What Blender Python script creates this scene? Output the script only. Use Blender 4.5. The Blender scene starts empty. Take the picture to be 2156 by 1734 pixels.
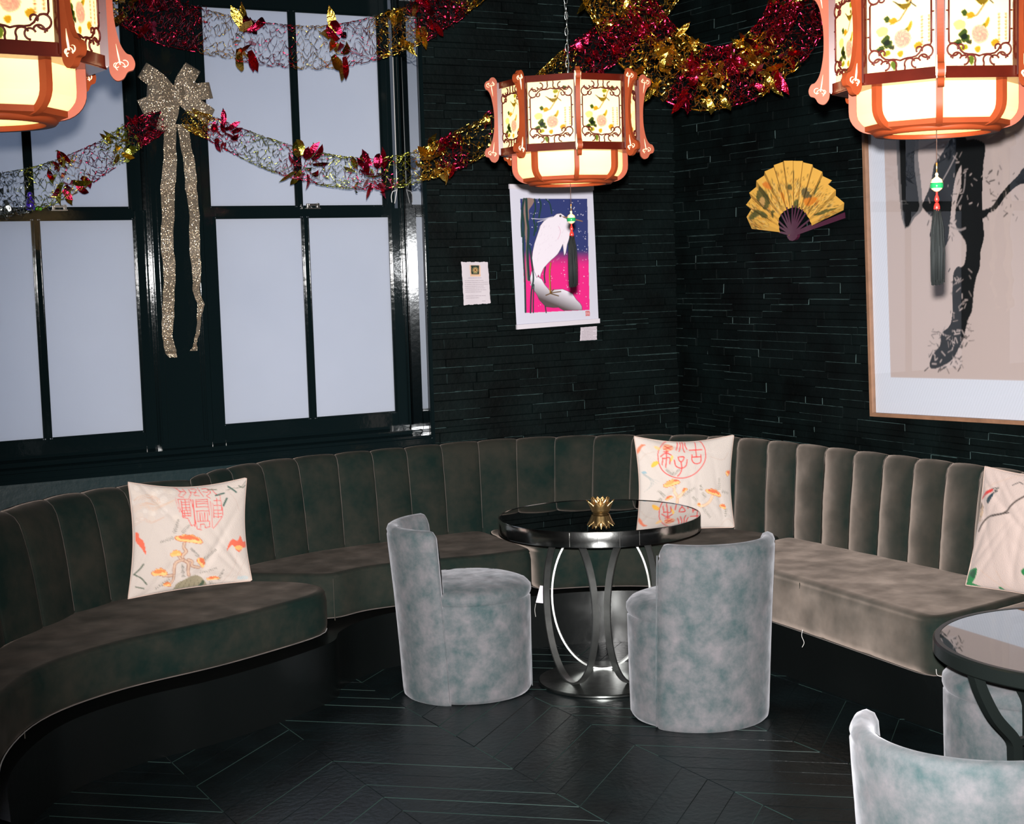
import bpy, bmesh, math, random
import numpy as np
from mathutils import Vector, Matrix
random.seed(7); np.random.seed(7)
C = bpy.context.scene.collection
scene = bpy.context.scene
PI = math.pi

# ------------------------------------------------------------------ camera
F_PX = 3194.61                                   # focal length in pixels of the 2156 px wide frame
CAM = np.array([0.0, 0.0, 1.70])
yaw, pitch, roll = (math.radians(a) for a in (28.5318, 5.3918, -1.6935))
fw = np.array([math.sin(yaw)*math.cos(pitch), math.cos(yaw)*math.cos(pitch), -math.sin(pitch)])
r0 = np.array([math.cos(yaw), -math.sin(yaw), 0.0]); u0 = np.cross(r0, fw)
rt = math.cos(roll)*r0 + math.sin(roll)*u0
up = -math.sin(roll)*r0 + math.cos(roll)*u0
cam_d = bpy.data.cameras.new('camera'); cam = bpy.data.objects.new('camera', cam_d); C.objects.link(cam)
cam_d.sensor_fit = 'HORIZONTAL'; cam_d.sensor_width = 36.0; cam_d.lens = F_PX*36.0/2156
cam_d.clip_start = 0.05; cam_d.clip_end = 60
cam.matrix_world = Matrix(((rt[0], up[0], -fw[0], CAM[0]), (rt[1], up[1], -fw[1], CAM[1]), (rt[2], up[2], -fw[2], CAM[2]), (0, 0, 0, 1)))
scene.camera = cam

def ray(x, y): return fw + (x-1078)/F_PX*rt - (y-867)/F_PX*up
def at_t(x, y, t): return CAM + ray(x, y)*t
def at_z(x, y, z): d = ray(x, y); return CAM + d*((z-CAM[2])/d[2])
def at_y(x, y, Y): d = ray(x, y); return CAM + d*((Y-CAM[1])/d[1])
def at_x(x, y, X): d = ray(x, y); return CAM + d*((X-CAM[0])/d[0])
def at_plane(x, y, p0, n): d = ray(x, y); return CAM + d*(np.dot(p0-CAM, n)/np.dot(d, n))

# ------------------------------------------------------------------ world, lights, exposure
scene.view_settings.view_transform = 'Standard'; scene.view_settings.look = 'None'
scene.view_settings.gamma = 1.0; scene.view_settings.use_curve_mapping = False
scene.view_settings.exposure = 0.0
scene.cycles.use_denoising = True
scene.cycles.max_bounces = 6; scene.cycles.diffuse_bounces = 2; scene.cycles.glossy_bounces = 4
scene.cycles.sample_clamp_indirect = 4.0
world = bpy.data.worlds.new('world'); scene.world = world; world.use_nodes = True
bg = world.node_tree.nodes['Background']; bg.inputs[0].default_value = (0.70, 0.80, 1.0, 1); bg.inputs[1].default_value = 1.0

def lamp(name, kind, loc, energy, color, **kw):
    d = bpy.data.lights.new(name, kind); d.energy = energy; d.color = color
    for k, v in kw.items(): setattr(d, k, v)
    o = bpy.data.objects.new(name, d); C.objects.link(o); o.location = loc
    return o
# the camera's flash sits just above the lens
fl = lamp('camera_flash', 'SPOT', tuple(CAM + up*0.045 + fw*0.02), 2900, (1.0, 0.975, 0.955), shadow_soft_size=0.012, spot_size=math.radians(59), spot_blend=1.0)
fl_dir = Vector(fw + rt*0.07 - up*0.02)
fl.rotation_euler = fl_dir.to_track_quat('-Z', 'Y').to_euler()

# ------------------------------------------------------------------ helpers
def lin(c):
    c = np.array(c, float)/255.0
    return np.where(c <= 0.04045, c/12.92, ((c+0.055)/1.055)**2.4)
def L3(*c): return tuple(float(v) for v in lin(c)) + (1.0,)

def new_mat(name):
    m = bpy.data.materials.new(name); m.use_nodes = True
    nt = m.node_tree; return m, nt, nt.nodes['Principled BSDF']
def mat(name, col, rough=0.5, metal=0.0, noise=0.0, nscale=20, bump=0.0, bscale=60, coat=0.0, coat_rough=0.1, spec=0.5, sheen=0.0, attr=None, emis=None, estr=0.0, col2=None, stretch=None, coord='Object'):
    m, nt, b = new_mat(name); N = nt.nodes; Lk = nt.links
    b.inputs['Base Color'].default_value = col; b.inputs['Roughness'].default_value = rough; b.inputs['Metallic'].default_value = metal
    b.inputs['Coat Weight'].default_value = coat; b.inputs['Coat Roughness'].default_value = coat_rough
    b.inputs['Specular IOR Level'].default_value = spec; b.inputs['Sheen Weight'].default_value = sheen
    tc = N.new('ShaderNodeTexCoord'); vec = tc.outputs[coord]
    if stretch:
        mp = N.new('ShaderNodeMapping'); mp.inputs['Scale'].default_value = stretch; Lk.new(vec, mp.inputs[0]); vec = mp.outputs[0]
    src = None
    if attr:
        a = N.new('ShaderNodeVertexColor'); a.layer_name = attr; src = a.outputs['Color']; Lk.new(src, b.inputs['Base Color'])
    if noise or col2:
        n = N.new('ShaderNodeTexNoise'); n.inputs['Scale'].default_value = nscale; n.inputs['Detail'].default_value = 5
        Lk.new(vec, n.inputs['Vector'])
        if col2:
            cr = N.new('ShaderNodeValToRGB'); cr.color_ramp.elements[0].position = 0.38; cr.color_ramp.elements[1].position = 0.62
            cr.color_ramp.elements[0].color = col; cr.color_ramp.elements[1].color = col2
            Lk.new(n.outputs['Fac'], cr.inputs[0]); Lk.new(cr.outputs[0], b.inputs['Base Color'])
        else:
            mx = N.new('ShaderNodeMix'); mx.data_type = 'RGBA'; mx.blend_type = 'MULTIPLY'; mx.inputs[0].default_value = noise
            if src is not None: Lk.new(src, mx.inputs[6])
            else: mx.inputs[6].default_value = col
            ma = N.new('ShaderNodeMapRange'); ma.inputs[1].default_value = 0.3; ma.inputs[2].default_value = 0.7; ma.inputs[3].default_value = 0.2; ma.inputs[4].default_value = 1.3
            Lk.new(n.outputs['Fac'], ma.inputs[0]); Lk.new(ma.outputs[0], mx.inputs[7]); Lk.new(mx.outputs[2], b.inputs['Base Color'])
    if bump:
        n2 = N.new('ShaderNodeTexNoise'); n2.inputs['Scale'].default_value = bscale; n2.inputs['Detail'].default_value = 4
        Lk.new(vec, n2.inputs['Vector'])
        bp = N.new('ShaderNodeBump'); bp.inputs['Strength'].default_value = bump; bp.inputs['Distance'].default_value = 0.01
        Lk.new(n2.outputs['Fac'], bp.inputs['Height']); Lk.new(bp.outputs[0], b.inputs['Normal'])
    if emis:
        b.inputs['Emission Color'].default_value = emis; b.inputs['Emission Strength'].default_value = estr
    return m

def velvet(name, base, base2, sheen_col, sheen_w, lean, rough=0.35, nscale=7.0, ramp=(0.35, 0.65)):
    """pile fabric: dark when seen along the pile, pale at grazing; the pile leans sideways round the piece"""
    m, nt, b = new_mat(name); N = nt.nodes; Lk = nt.links
    tc = N.new('ShaderNodeTexCoord')
    n = N.new('ShaderNodeTexNoise'); n.inputs['Scale'].default_value = nscale; n.inputs['Detail'].default_value = 6; n.inputs['Roughness'].default_value = 0.65
    Lk.new(tc.outputs['Object'], n.inputs['Vector'])
    cr = N.new('ShaderNodeValToRGB'); cr.color_ramp.elements[0].position = ramp[0]; cr.color_ramp.elements[1].position = ramp[1]
    cr.color_ramp.elements[0].color = base; cr.color_ramp.elements[1].color = base2
    Lk.new(n.outputs['Fac'], cr.inputs[0]); Lk.new(cr.outputs[0], b.inputs['Base Color'])
    b.inputs['Roughness'].default_value = 0.85; b.inputs['Specular IOR Level'].default_value = 0.15
    geo = N.new('ShaderNodeNewGeometry')
    cx = N.new('ShaderNodeVectorMath'); cx.operation = 'CROSS_PRODUCT'; cx.inputs[0].default_value = (0, 0, 1)
    Lk.new(geo.outputs['Normal'], cx.inputs[1])
    n3 = N.new('ShaderNodeTexNoise'); n3.inputs['Scale'].default_value = nscale*1.7; n3.inputs['Detail'].default_value = 4
    Lk.new(tc.outputs['Object'], n3.inputs['Vector'])
    sub = N.new('ShaderNodeVectorMath'); sub.operation = 'SUBTRACT'; sub.inputs[1].default_value = (0.5, 0.5, 0.5)
    Lk.new(n3.outputs['Color'], sub.inputs[0])
    sc2 = N.new('ShaderNodeVectorMath'); sc2.operation = 'SCALE'; sc2.inputs['Scale'].default_value = 0.30; Lk.new(sub.outputs[0], sc2.inputs[0])
    sc = N.new('ShaderNodeVectorMath'); sc.operation = 'SCALE'; sc.inputs['Scale'].default_value = -lean; Lk.new(cx.outputs[0], sc.inputs[0])
    ad = N.new('ShaderNodeVectorMath'); ad.operation = 'ADD'; Lk.new(sc.outputs[0], ad.inputs[0]); Lk.new(geo.outputs['Normal'], ad.inputs[1])
    ad2 = N.new('ShaderNodeVectorMath'); ad2.operation = 'ADD'; Lk.new(ad.outputs[0], ad2.inputs[0]); Lk.new(sc2.outputs[0], ad2.inputs[1])
    pa_ = N.new('ShaderNodeAttribute'); pa_.attribute_name = 'pile'
    sx_ = N.new('ShaderNodeSeparateXYZ'); Lk.new(geo.outputs['Normal'], sx_.inputs[0])
    mz = N.new('ShaderNodeMath'); mz.operation = 'MAXIMUM'; mz.inputs[1].default_value = 0.0; Lk.new(sx_.outputs[2], mz.inputs[0])
    ps = N.new('ShaderNodeVectorMath'); ps.operation = 'SCALE'; Lk.new(pa_.outputs['Vector'], ps.inputs[0]); Lk.new(mz.outputs[0], ps.inputs['Scale'])
    ad3 = N.new('ShaderNodeVectorMath'); ad3.operation = 'ADD'; Lk.new(ad2.outputs[0], ad3.inputs[0]); Lk.new(ps.outputs[0], ad3.inputs[1])
    nm = N.new('ShaderNodeVectorMath'); nm.operation = 'NORMALIZE'; Lk.new(ad3.outputs[0], nm.inputs[0])
    sh = N.new('ShaderNodeBsdfSheen'); sh.inputs['Color'].default_value = sheen_col; sh.inputs['Roughness'].default_value = rough
    Lk.new(nm.outputs[0], sh.inputs['Normal'])
    mix = N.new('ShaderNodeMixShader'); mix.inputs[0].default_value = sheen_w
    Lk.new(b.outputs[0], mix.inputs[1]); Lk.new(sh.outputs[0], mix.inputs[2])
    Lk.new(mix.outputs[0], N['Material Output'].inputs['Surface'])
    return m

def mesh_obj(name, verts, faces, m, parent=None, smooth=False, colors=None, layer='paint'):
    me = bpy.data.meshes.new(name); me.from_pydata([tuple(map(float, v)) for v in verts], [], [tuple(int(i) for i in f) for f in faces]); me.update()
    if colors is not None:
        ca = me.color_attributes.new(layer, 'FLOAT_COLOR', 'POINT')
        arr = np.ones((len(verts), 4)); arr[:, :3] = colors; ca.data.foreach_set('color', arr.astype(np.float32).ravel())
    if smooth: me.polygons.foreach_set('use_smooth', [True]*len(me.polygons))
    if m is not None:
        for mm in (m if isinstance(m, (list, tuple)) else [m]): me.materials.append(mm)
    o = bpy.data.objects.new(name, me); C.objects.link(o)
    if parent is not None: o.parent = parent; o.matrix_parent_inverse = Matrix()
    return o

class MB:
    """collects shapes into one mesh"""
    def __init__(s): s.v = []; s.f = []; s.mi = []
    def add(s, v, f, mi=0):
        b = len(s.v); s.v += [tuple(map(float, p)) for p in v]; s.f += [tuple(i+b for i in q) for q in f]; s.mi += [mi]*len(f)
    def box(s, x0, x1, y0, y1, z0, z1, bev=0.0, M=None, mi=0):
        if bev <= 0:
            v = [(x, y, z) for x in (x0, x1) for y in (y0, y1) for z in (z0, z1)]
            f = [(0, 1, 3, 2), (4, 6, 7, 5), (0, 4, 5, 1), (2, 3, 7, 6), (0, 2, 6, 4), (1, 5, 7, 3)]
        else:
            bm = bmesh.new(); bmesh.ops.create_cube(bm, size=1)
            for q in bm.verts: q.co = Vector(((x0+x1)/2+q.co.x*(x1-x0), (y0+y1)/2+q.co.y*(y1-y0), (z0+z1)/2+q.co.z*(z1-z0)))
            bmesh.ops.bevel(bm, geom=bm.edges[:], offset=bev, segments=2, affect='EDGES')
            bm.verts.index_update(); v = [tuple(q.co) for q in bm.verts]; f = [[q.index for q in ff.verts] for ff in bm.faces]; bm.free()
        if M is not None: v = [tuple(M @ Vector(p)) for p in v]
        s.add(v, f, mi)
    def tube(s, pts, r, n=6, closed=False, flat=1.0, mi=0):
        pts = [Vector(p) for p in pts]; k = len(pts)
        if k < 2: return
        rs = r if isinstance(r, (list, tuple)) else [r]*k
        rings = []; prev = None
        for i, p in enumerate(pts):
            if closed: t = pts[(i+1) % k]-pts[i-1]
            else: t = pts[min(i+1, k-1)]-pts[max(i-1, 0)]
            if t.length < 1e-9: t = Vector((0, 0, 1))
            t.normalize()
            if prev is None:
                a = Vector((0, 0, 1)) if abs(t.z) < 0.9 else Vector((1, 0, 0)); nrm = t.cross(a).normalized()
            else:
                nrm = (prev - t*prev.dot(t)); nrm = nrm.normalized() if nrm.length > 1e-6 else t.orthogonal().normalized()
            prev = nrm; bn = t.cross(nrm)
            rings.append([p + nrm*(math.cos(2*PI*j/n)*rs[i]) + bn*(math.sin(2*PI*j/n)*rs[i]*flat) for j in range(n)])
        v = [q for rg in rings for q in rg]; f = []
        for i in range(k if closed else k-1):
            a, b = i*n, ((i+1) % k)*n
            for j in range(n): f.append((a+j, a+(j+1) % n, b+(j+1) % n, b+j))
        if not closed: f.append(tuple(range(n-1, -1, -1))); f.append(tuple((k-1)*n+j for j in range(n)))
        s.add(v, f, mi)
    def lathe(s, prof, c=(0, 0, 0), n=32, a0=0, a1=2*PI, mi=0):
        full = abs(a1-a0-2*PI) < 1e-6; m_ = n if full else n+1; v = []; f = []
        for i in range(m_):
            a = a0+(a1-a0)*i/n
            for (r, z) in prof: v.append((c[0]+r*math.cos(a), c[1]+r*math.sin(a), c[2]+z))
        k = len(prof)
        for i in range(n):
            i2 = (i+1) % m_
            for j in range(k-1): f.append((i*k+j, i2*k+j, i2*k+j+1, i*k+j+1))
        s.add(v, f, mi)
    def ribbon(s, pts, dirs, w, mi=0):
        """flat strip following pts, half width w along dirs"""
        v = []; f = []
        ws = w if isinstance(w, (list, tuple)) else [w]*len(pts)
        for p, d, ww in zip(pts, dirs, ws):
            p = Vector(p); d = Vector(d); v += [p-d*ww, p+d*ww]
        for i in range(len(pts)-1): f.append((2*i, 2*i+1, 2*i+3, 2*i+2))
        s.add(v, f, mi)
    def prism(s, poly, M, h, mi=0):
        """2-D outline extruded by h along M's z"""
        n = len(poly); v = [M @ Vector((x, y, 0)) for x, y in poly]+[M @ Vector((x, y, h)) for x, y in poly]
        f = [tuple(range(n-1, -1, -1)), tuple(range(n, 2*n))]+[(i, (i+1) % n, n+(i+1) % n, n+i) for i in range(n)]
        s.add(v, f, mi)
    def build(s, name, m, parent=None, smooth=False, colors=None, auto=None):
        o = mesh_obj(name, s.v, s.f, m, parent, smooth or auto is not None, colors)
        if isinstance(m, (list, tuple)): o.data.polygons.foreach_set('material_index', s.mi)
        bm = bmesh.new(); bm.from_mesh(o.data); bmesh.ops.recalc_face_normals(bm, faces=bm.faces); bm.to_mesh(o.data); bm.free()
        if auto is not None:
            o.data.set_sharp_from_angle(angle=math.radians(auto))
        return o

def tag(o, label, cat, group=None):
    o['label'] = label; o['category'] = cat
    if group: o['group'] = group
    return o
def thing(name, label, cat, loc=(0, 0, 0), rz=0, group=None):
    o = bpy.data.objects.new(name, None); C.objects.link(o); o.empty_display_size = 0.05
    o.location = tuple(map(float, loc)); o.rotation_euler = (0, 0, rz)
    return tag(o, label, cat, group)
def struct(o): o['kind'] = 'structure'; return o
def dup(root, loc, rz, label, group=None):
    r = root.copy(); C.objects.link(r); r.location = tuple(map(float, loc)); r.rotation_euler = (0, 0, rz); r['label'] = label
    if group: r['group'] = group
    for ch in list(root.children):
        c = ch.copy(); C.objects.link(c); c.parent = r
        for g in list(ch.children):
            d = g.copy(); C.objects.link(d); d.parent = c
    return r
def catmull(pts, n, closed=False):
    P = [np.array(p, float) for p in pts]; out = []; k = len(P)
    seg = k if closed else k-1
    for i in range(seg):
        p1, p2 = P[i], P[(i+1) % k]
        p0 = P[i-1] if (closed or i > 0) else 2*p1-p2
        p3 = P[(i+2) % k] if (closed or i+2 < k) else 2*p2-p1
        for j in range(n):
            t = j/n
            out.append(0.5*((2*p1)+(-p0+p2)*t+(2*p0-5*p1+4*p2-p3)*t*t+(-p0+3*p1-3*p2+p3)*t**3))
    if not closed: out.append(P[-1])
    return np.array(out)
def resample(pts, n):
    pts = np.array(pts, float); d = np.r_[0, np.cumsum(np.linalg.norm(np.diff(pts, axis=0), axis=1))]
    s = np.linspace(0, d[-1], n); return np.stack([np.interp(s, d, pts[:, i]) for i in range(pts.shape[1])], 1)

class Canvas:
    """a small painter: a colour grid filled with polygons and strokes; it ends as vertex paint on a mesh"""
    def __init__(s, x0, y0, x1, y1, nx, ny, col):
        s.x0, s.y0, s.x1, s.y1, s.nx, s.ny = x0, y0, x1, y1, nx, ny
        s.a = np.zeros((ny, nx, 3)); s.a[:] = lin(col)
        s.X, s.Y = np.meshgrid(np.linspace(x0, x1, nx), np.linspace(y0, y1, ny))
        s.px = (x1-x0)/(nx-1)
    def _apply(s, mask, col, al):
        s.a = s.a*(1-(mask*al)[..., None]) + lin(col)*(mask*al)[..., None]
    def poly(s, pts, col, al=1.0):
        inside = np.zeros(s.X.shape, bool); n = len(pts)
        for i in range(n):
            (xa, ya), (xb, yb) = pts[i], pts[(i+1) % n]
            if ya == yb: continue
            c = ((ya > s.Y) != (yb > s.Y)) & (s.X < (xb-xa)*(s.Y-ya)/(yb-ya)+xa)
            inside ^= c
        s._apply(inside.astype(float), col, al); return inside
    def blob(s, pts, col, al=1.0, n=8): return s.poly([tuple(p) for p in catmull(pts, n, True)], col, al)
    def stroke(s, pts, w, col, al=1.0):
        w = max(w, s.px*0.55)
        mk = np.zeros(s.X.shape)
        for (xa, ya), (xb, yb) in zip(pts[:-1], pts[1:]):
            i0 = int(max(0, (min(xa, xb)-w*2-s.x0)/(s.x1-s.x0)*(s.nx-1))); i1 = int(min(s.nx, (max(xa, xb)+w*2-s.x0)/(s.x1-s.x0)*(s.nx-1)+3))
            j0 = int(max(0, (min(ya, yb)-w*2-s.y0)/(s.y1-s.y0)*(s.ny-1))); j1 = int(min(s.ny, (max(ya, yb)+w*2-s.y0)/(s.y1-s.y0)*(s.ny-1)+3))
            if i1 <= i0 or j1 <= j0: continue
            X = s.X[j0:j1, i0:i1]; Y = s.Y[j0:j1, i0:i1]
            dx, dy = xb-xa, yb-ya; l2 = dx*dx+dy*dy+1e-9
            t = np.clip(((X-xa)*dx+(Y-ya)*dy)/l2, 0, 1)
            d = np.hypot(X-xa-t*dx, Y-ya-t*dy)
            mk[j0:j1, i0:i1] = np.maximum(mk[j0:j1, i0:i1], np.clip((w/2-d)/s.px+0.5, 0, 1))
        s._apply(mk, col, al)
    def curve(s, pts, w, col, al=1.0): s.stroke([tuple(p) for p in catmull(pts, 6)], w, col, al)
    def dot(s, x, y, r, col, al=1.0): s.stroke([(x, y), (x+0.01, y)], 2*r, col, al)
    def ring(s, x, y, r, w, col, al=1.0): s.stroke([(x+r*math.cos(a*PI/18), y+r*math.sin(a*PI/18)) for a in range(37)], w, col, al)
    def sample(s, x, y):
        fx = np.clip((x-s.x0)/(s.x1-s.x0)*(s.nx-1), 0, s.nx-1.001); fy = np.clip((y-s.y0)/(s.y1-s.y0)*(s.ny-1), 0, s.ny-1.001)
        i = fx.astype(int); j = fy.astype(int); u = (fx-i)[..., None]; v = (fy-j)[..., None]
        return (s.a[j, i]*(1-u)*(1-v)+s.a[j, i+1]*u*(1-v)+s.a[j+1, i]*(1-u)*v+s.a[j+1, i+1]*u*v)
def grid_faces(nx, ny, off=0):
    return [(off+j*nx+i, off+j*nx+i+1, off+(j+1)*nx+i+1, off+(j+1)*nx+i) for j in range(ny-1) for i in range(nx-1)]
def bil(c, u, v):
    tl, tr, br, bl = (np.array(q, float) for q in c)
    u = u[..., None]; v = v[..., None]
    return tl*(1-u)*(1-v)+tr*u*(1-v)+br*u*v+bl*(1-u)*v

# ------------------------------------------------------------------ materials
M = {}
M['stone'] = mat('black_slate', (0.0022, 0.0052, 0.0052, 1), 0.6, noise=0.9, nscale=5, bump=0.3, bscale=40, spec=0.12)
M['stone_edge'] = mat('slate_edge_highlight', (0.065, 0.115, 0.112, 1), 0.6, noise=1.0, nscale=25)  # paler bevel colour paints in the light that stone edges catch
M['paint'] = mat('gloss_black_paint', (0.0035, 0.0075, 0.0085, 1), 0.08, bump=0.025, bscale=40, spec=0.32)
M['satin'] = mat('satin_teal_black_paint', (0.006, 0.020, 0.023, 1), 0.35, bump=0.1, bscale=30)
M['floor'] = mat('ebonised_oak', (0.0035, 0.008, 0.009, 1), 0.34, noise=0.8, nscale=6, bump=0.25, bscale=40, stretch=(1, 1, 1))
M['plaster'] = mat('dark_plaster', (0.006, 0.009, 0.009, 1), 0.7, bump=0.1)
M['velvet'] = velvet('taupe_velvet', (0.009, 0.024, 0.020, 1), (0.042, 0.042, 0.033, 1), (0.72, 0.57, 0.49, 1), 0.40, 0.42, 0.40, 5.0)
M['chair'] = velvet('blue_grey_velvet', (0.050, 0.105, 0.110, 1), (0.27, 0.25, 0.268, 1), (0.78, 0.78, 0.84, 1), 0.36, 0.0, 0.42, 12.0, (0.28, 0.72))
M['chrome'] = mat('chrome', (0.55, 0.56, 0.55, 1), 0.16, 1.0, bump=0.05, bscale=30)
M['chrome_dull'] = mat('brushed_steel', (0.30, 0.32, 0.31, 1), 0.28, 1.0, noise=0.4, nscale=30)
M['satin_steel'] = mat('satin_steel', (0.42, 0.43, 0.42, 1), 0.42, 1.0, noise=0.35, nscale=16)
M['black_glass'] = mat('black_glass', (0.001, 0.001, 0.0012, 1), 0.015, spec=1.0, coat=1.0, coat_rough=0.0)
M['iron'] = mat('black_metal', (0.012, 0.016, 0.015, 1), 0.30, 0.3)
M['gold'] = mat('polished_gold', (0.90, 0.60, 0.26, 1), 0.36, 1.0)
M['foil_gold'] = mat('gold_foil', (0.85, 0.55, 0.08, 1), 0.22, 1.0, bump=0.5, bscale=80)
M['foil_lime'] = mat('yellow_green_foil', (0.60, 0.62, 0.10, 1), 0.25, 1.0, bump=0.4, bscale=80)
M['foil_red'] = mat('crimson_foil', (0.62, 0.02, 0.07, 1), 0.22, 1.0, bump=0.5, bscale=80)
M['foil_silver'] = mat('silver_foil', (0.62, 0.66, 0.64, 1), 0.2, 1.0, bump=0.6, bscale=60)
M['redwood'] = mat('lacquered_rosewood', (0.045, 0.004, 0.0015, 1), 0.25, noise=0.4, nscale=14, coat=0.25, coat_rough=0.1)
M['orangewood'] = mat('orange_varnished_wood', (0.155, 0.026, 0.007, 1), 0.5, noise=0.25, nscale=14, spec=0.12)
M['inlay'] = mat('cream_inlay', (0.80, 0.52, 0.30, 1), 0.5)
M['fret'] = mat('dark_red_fretwork', (0.05, 0.005, 0.003, 1), 0.5, spec=0.2)
M['white_card'] = mat('white_paper', L3(214, 206, 214), 0.7)
M['tassel'] = mat('black_silk_thread', (0.010, 0.012, 0.012, 1), 0.7, noise=0.5, nscale=300, stretch=(1, 1, 0.05), spec=0.15)
M['bead_red'] = mat('red_bead', (0.6, 0.02, 0.015, 1), 0.3)
M['bead_green'] = mat('green_glazed_bead', (0.01, 0.16, 0.05, 1), 0.12, coat=1)
M['bead_cream'] = mat('cream_glazed_bead', (0.80, 0.55, 0.28, 1), 0.2, coat=0.8)
M['cord'] = mat('dark_cord', (0.03, 0.012, 0.008, 1), 0.6)
M['white_cord'] = mat('white_sash_cord', (0.6, 0.58, 0.56, 1), 0.7)
M['frame_wood'] = mat('pale_wood_frame', L3(152, 112, 86), 0.45, noise=0.3, nscale=20)
M['plum'] = mat('plum_lacquered_bamboo', (0.075, 0.012, 0.035, 1), 0.25, coat=0.4)
M['steel'] = mat('nickel_latch', (0.6, 0.58, 0.56, 1), 0.25, 1.0)
M['purple'] = mat('purple_glaze', (0.06, 0.02, 0.45, 1), 0.15, coat=1)
M['lime'] = mat('lime_plastic', (0.18, 0.72, 0.02, 1), 0.4)

def painted(name, rough=0.7, bump=0.0, bscale=200, sheen=0.0, noise=0.0, nscale=40):
    return mat(name, (1, 1, 1, 1), rough, attr='paint', bump=bump, bscale=bscale, sheen=sheen, noise=noise, nscale=nscale)

def pane_mat():
    m, nt, b = new_mat('frosted_glass'); N = nt.nodes; Lk = nt.links
    tc = N.new('ShaderNodeTexCoord'); n = N.new('ShaderNodeTexNoise'); n.inputs['Scale'].default_value = 2.2; n.inputs['Detail'].default_value = 3
    Lk.new(tc.outputs['Object'], n.inputs['Vector'])
    cr = N.new('ShaderNodeValToRGB'); cr.color_ramp.elements[0].color = (0.46, 0.48, 0.54, 1); cr.color_ramp.elements[1].color = (0.58, 0.59, 0.64, 1)
    Lk.new(n.outputs['Fac'], cr.inputs[0])
    b.inputs['Roughness'].default_value = 0.38; Lk.new(cr.outputs[0], b.inputs['Base Color'])
    tr = N.new('ShaderNodeBsdfTranslucent'); tr.inputs[0].default_value = (0.8, 0.86, 0.95, 1)
    mx = N.new('ShaderNodeMixShader'); mx.inputs[0].default_value = 0.42
    Lk.new(b.outputs[0], mx.inputs[1]); Lk.new(tr.outputs[0], mx.inputs[2]); Lk.new(mx.outputs[0], N['Material Output'].inputs['Surface'])
    return m
M['pane'] = pane_mat()

def clear_glass():
    m, nt, b = new_mat('picture_glass'); N = nt.nodes; Lk = nt.links
    t = N.new('ShaderNodeBsdfTransparent'); t.inputs[0].default_value = (0.93, 0.94, 0.94, 1)
    g = N.new('ShaderNodeBsdfGlossy'); g.inputs['Roughness'].default_value = 0.0; g.inputs[0].default_value = (1, 1, 1, 1)
    ge = N.new('ShaderNodeNewGeometry'); dt = N.new('ShaderNodeVectorMath'); dt.operation = 'DOT_PRODUCT'
    Lk.new(ge.outputs['Normal'], dt.inputs[0]); Lk.new(ge.outputs['Incoming'], dt.inputs[1])
    ab = N.new('ShaderNodeMath'); ab.operation = 'ABSOLUTE'; Lk.new(dt.outputs['Value'], ab.inputs[0])
    om = N.new('ShaderNodeMath'); om.operation = 'SUBTRACT'; om.inputs[0].default_value = 1.0; Lk.new(ab.outputs[0], om.inputs[1])
    pw = N.new('ShaderNodeMath'); pw.operation = 'POWER'; pw.inputs[1].default_value = 5.0; Lk.new(om.outputs[0], pw.inputs[0])
    fr = N.new('ShaderNodeMath'); fr.operation = 'MULTIPLY_ADD'; fr.inputs[1].default_value = 0.93; fr.inputs[2].default_value = 0.07; Lk.new(pw.outputs[0], fr.inputs[0])
    mx = N.new('ShaderNodeMixShader'); Lk.new(fr.outputs[0], mx.inputs[0]); Lk.new(t.outputs[0], mx.inputs[1]); Lk.new(g.outputs[0], mx.inputs[2])
    Lk.new(mx.outputs[0], N['Material Output'].inputs['Surface']); return m
M['glass'] = clear_glass()

# ------------------------------------------------------------------ room shell
YW, XW, ZC = 6.56, 4.565, 3.30          # back wall, right wall, ceiling
XL, YF = -1.6, -1.2
XR = 3.116                               # right side of the window recess
def stone_courses(mb, along0, along1, z0, z1, place, mi=0):
    """split-face ledge stone: rows of strips standing out by different amounts"""
    z = z0
    rnd = random.Random(11)
    while z < z1:
        h = rnd.choice((0.026, 0.032, 0.040, 0.048)); a = along0 - rnd.random()*0.15
        while a < along1:
            w = rnd.uniform(0.10, 0.34); a2 = min(a+w, along1); b = max(a, along0)
            if a2-b > 0.004:
                d = rnd.uniform(0.003, 0.016); e = 0.0022; zt = min(z+h, z1)
                dt = d-rnd.uniform(0, 0.004); db = d-rnd.uniform(0, 0.003)
                outer = [(b, z), (a2, z), (a2, zt), (b, zt)]
                ea = 0.0012; inner = [(b+ea, z+e, db), (a2-ea, z+e, db), (a2-ea, zt-e, dt), (b+ea, zt-e, dt)]
                mid = [(b+e*0.2, z+e*0.2, db-e), (a2-e*0.2, z+e*0.2, db-e), (a2-e*0.2, zt-e*0.2, dt-e), (b+e*0.2, zt-e*0.2, dt-e)]
                v = [place(p, q, 0) for p, q in outer]+[place(p, q, dd) for p, q, dd in mid]+[place(p, q, dd) for p, q, dd in inner]
                q0 = len(mb.v)
                f = [(8, 9, 10, 11)]; ms = [mi]
                for k in range(4):
                    f.append((k, (k+1) % 4, 4+(k+1) % 4, 4+k)); f.append((4+k, 4+(k+1) % 4, 8+(k+1) % 4, 8+k))
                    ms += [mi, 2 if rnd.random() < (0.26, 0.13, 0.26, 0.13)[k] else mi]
                mb.v += [tuple(map(float, p)) for p in v]; mb.f += [tuple(j+q0 for j in q) for q in f]; mb.mi += ms
            a += w
        z += h
mb = MB()
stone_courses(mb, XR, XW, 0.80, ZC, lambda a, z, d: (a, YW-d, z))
mb.box(XR, XW+0.15, YW, YW+0.42, 0, ZC, mi=0)
mb.box(XL, XR, YW, YW+0.42, 0, 0.86, mi=1)
mb.box(XL, XR, YW, YW+0.42, 3.08, ZC, mi=1)
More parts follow.
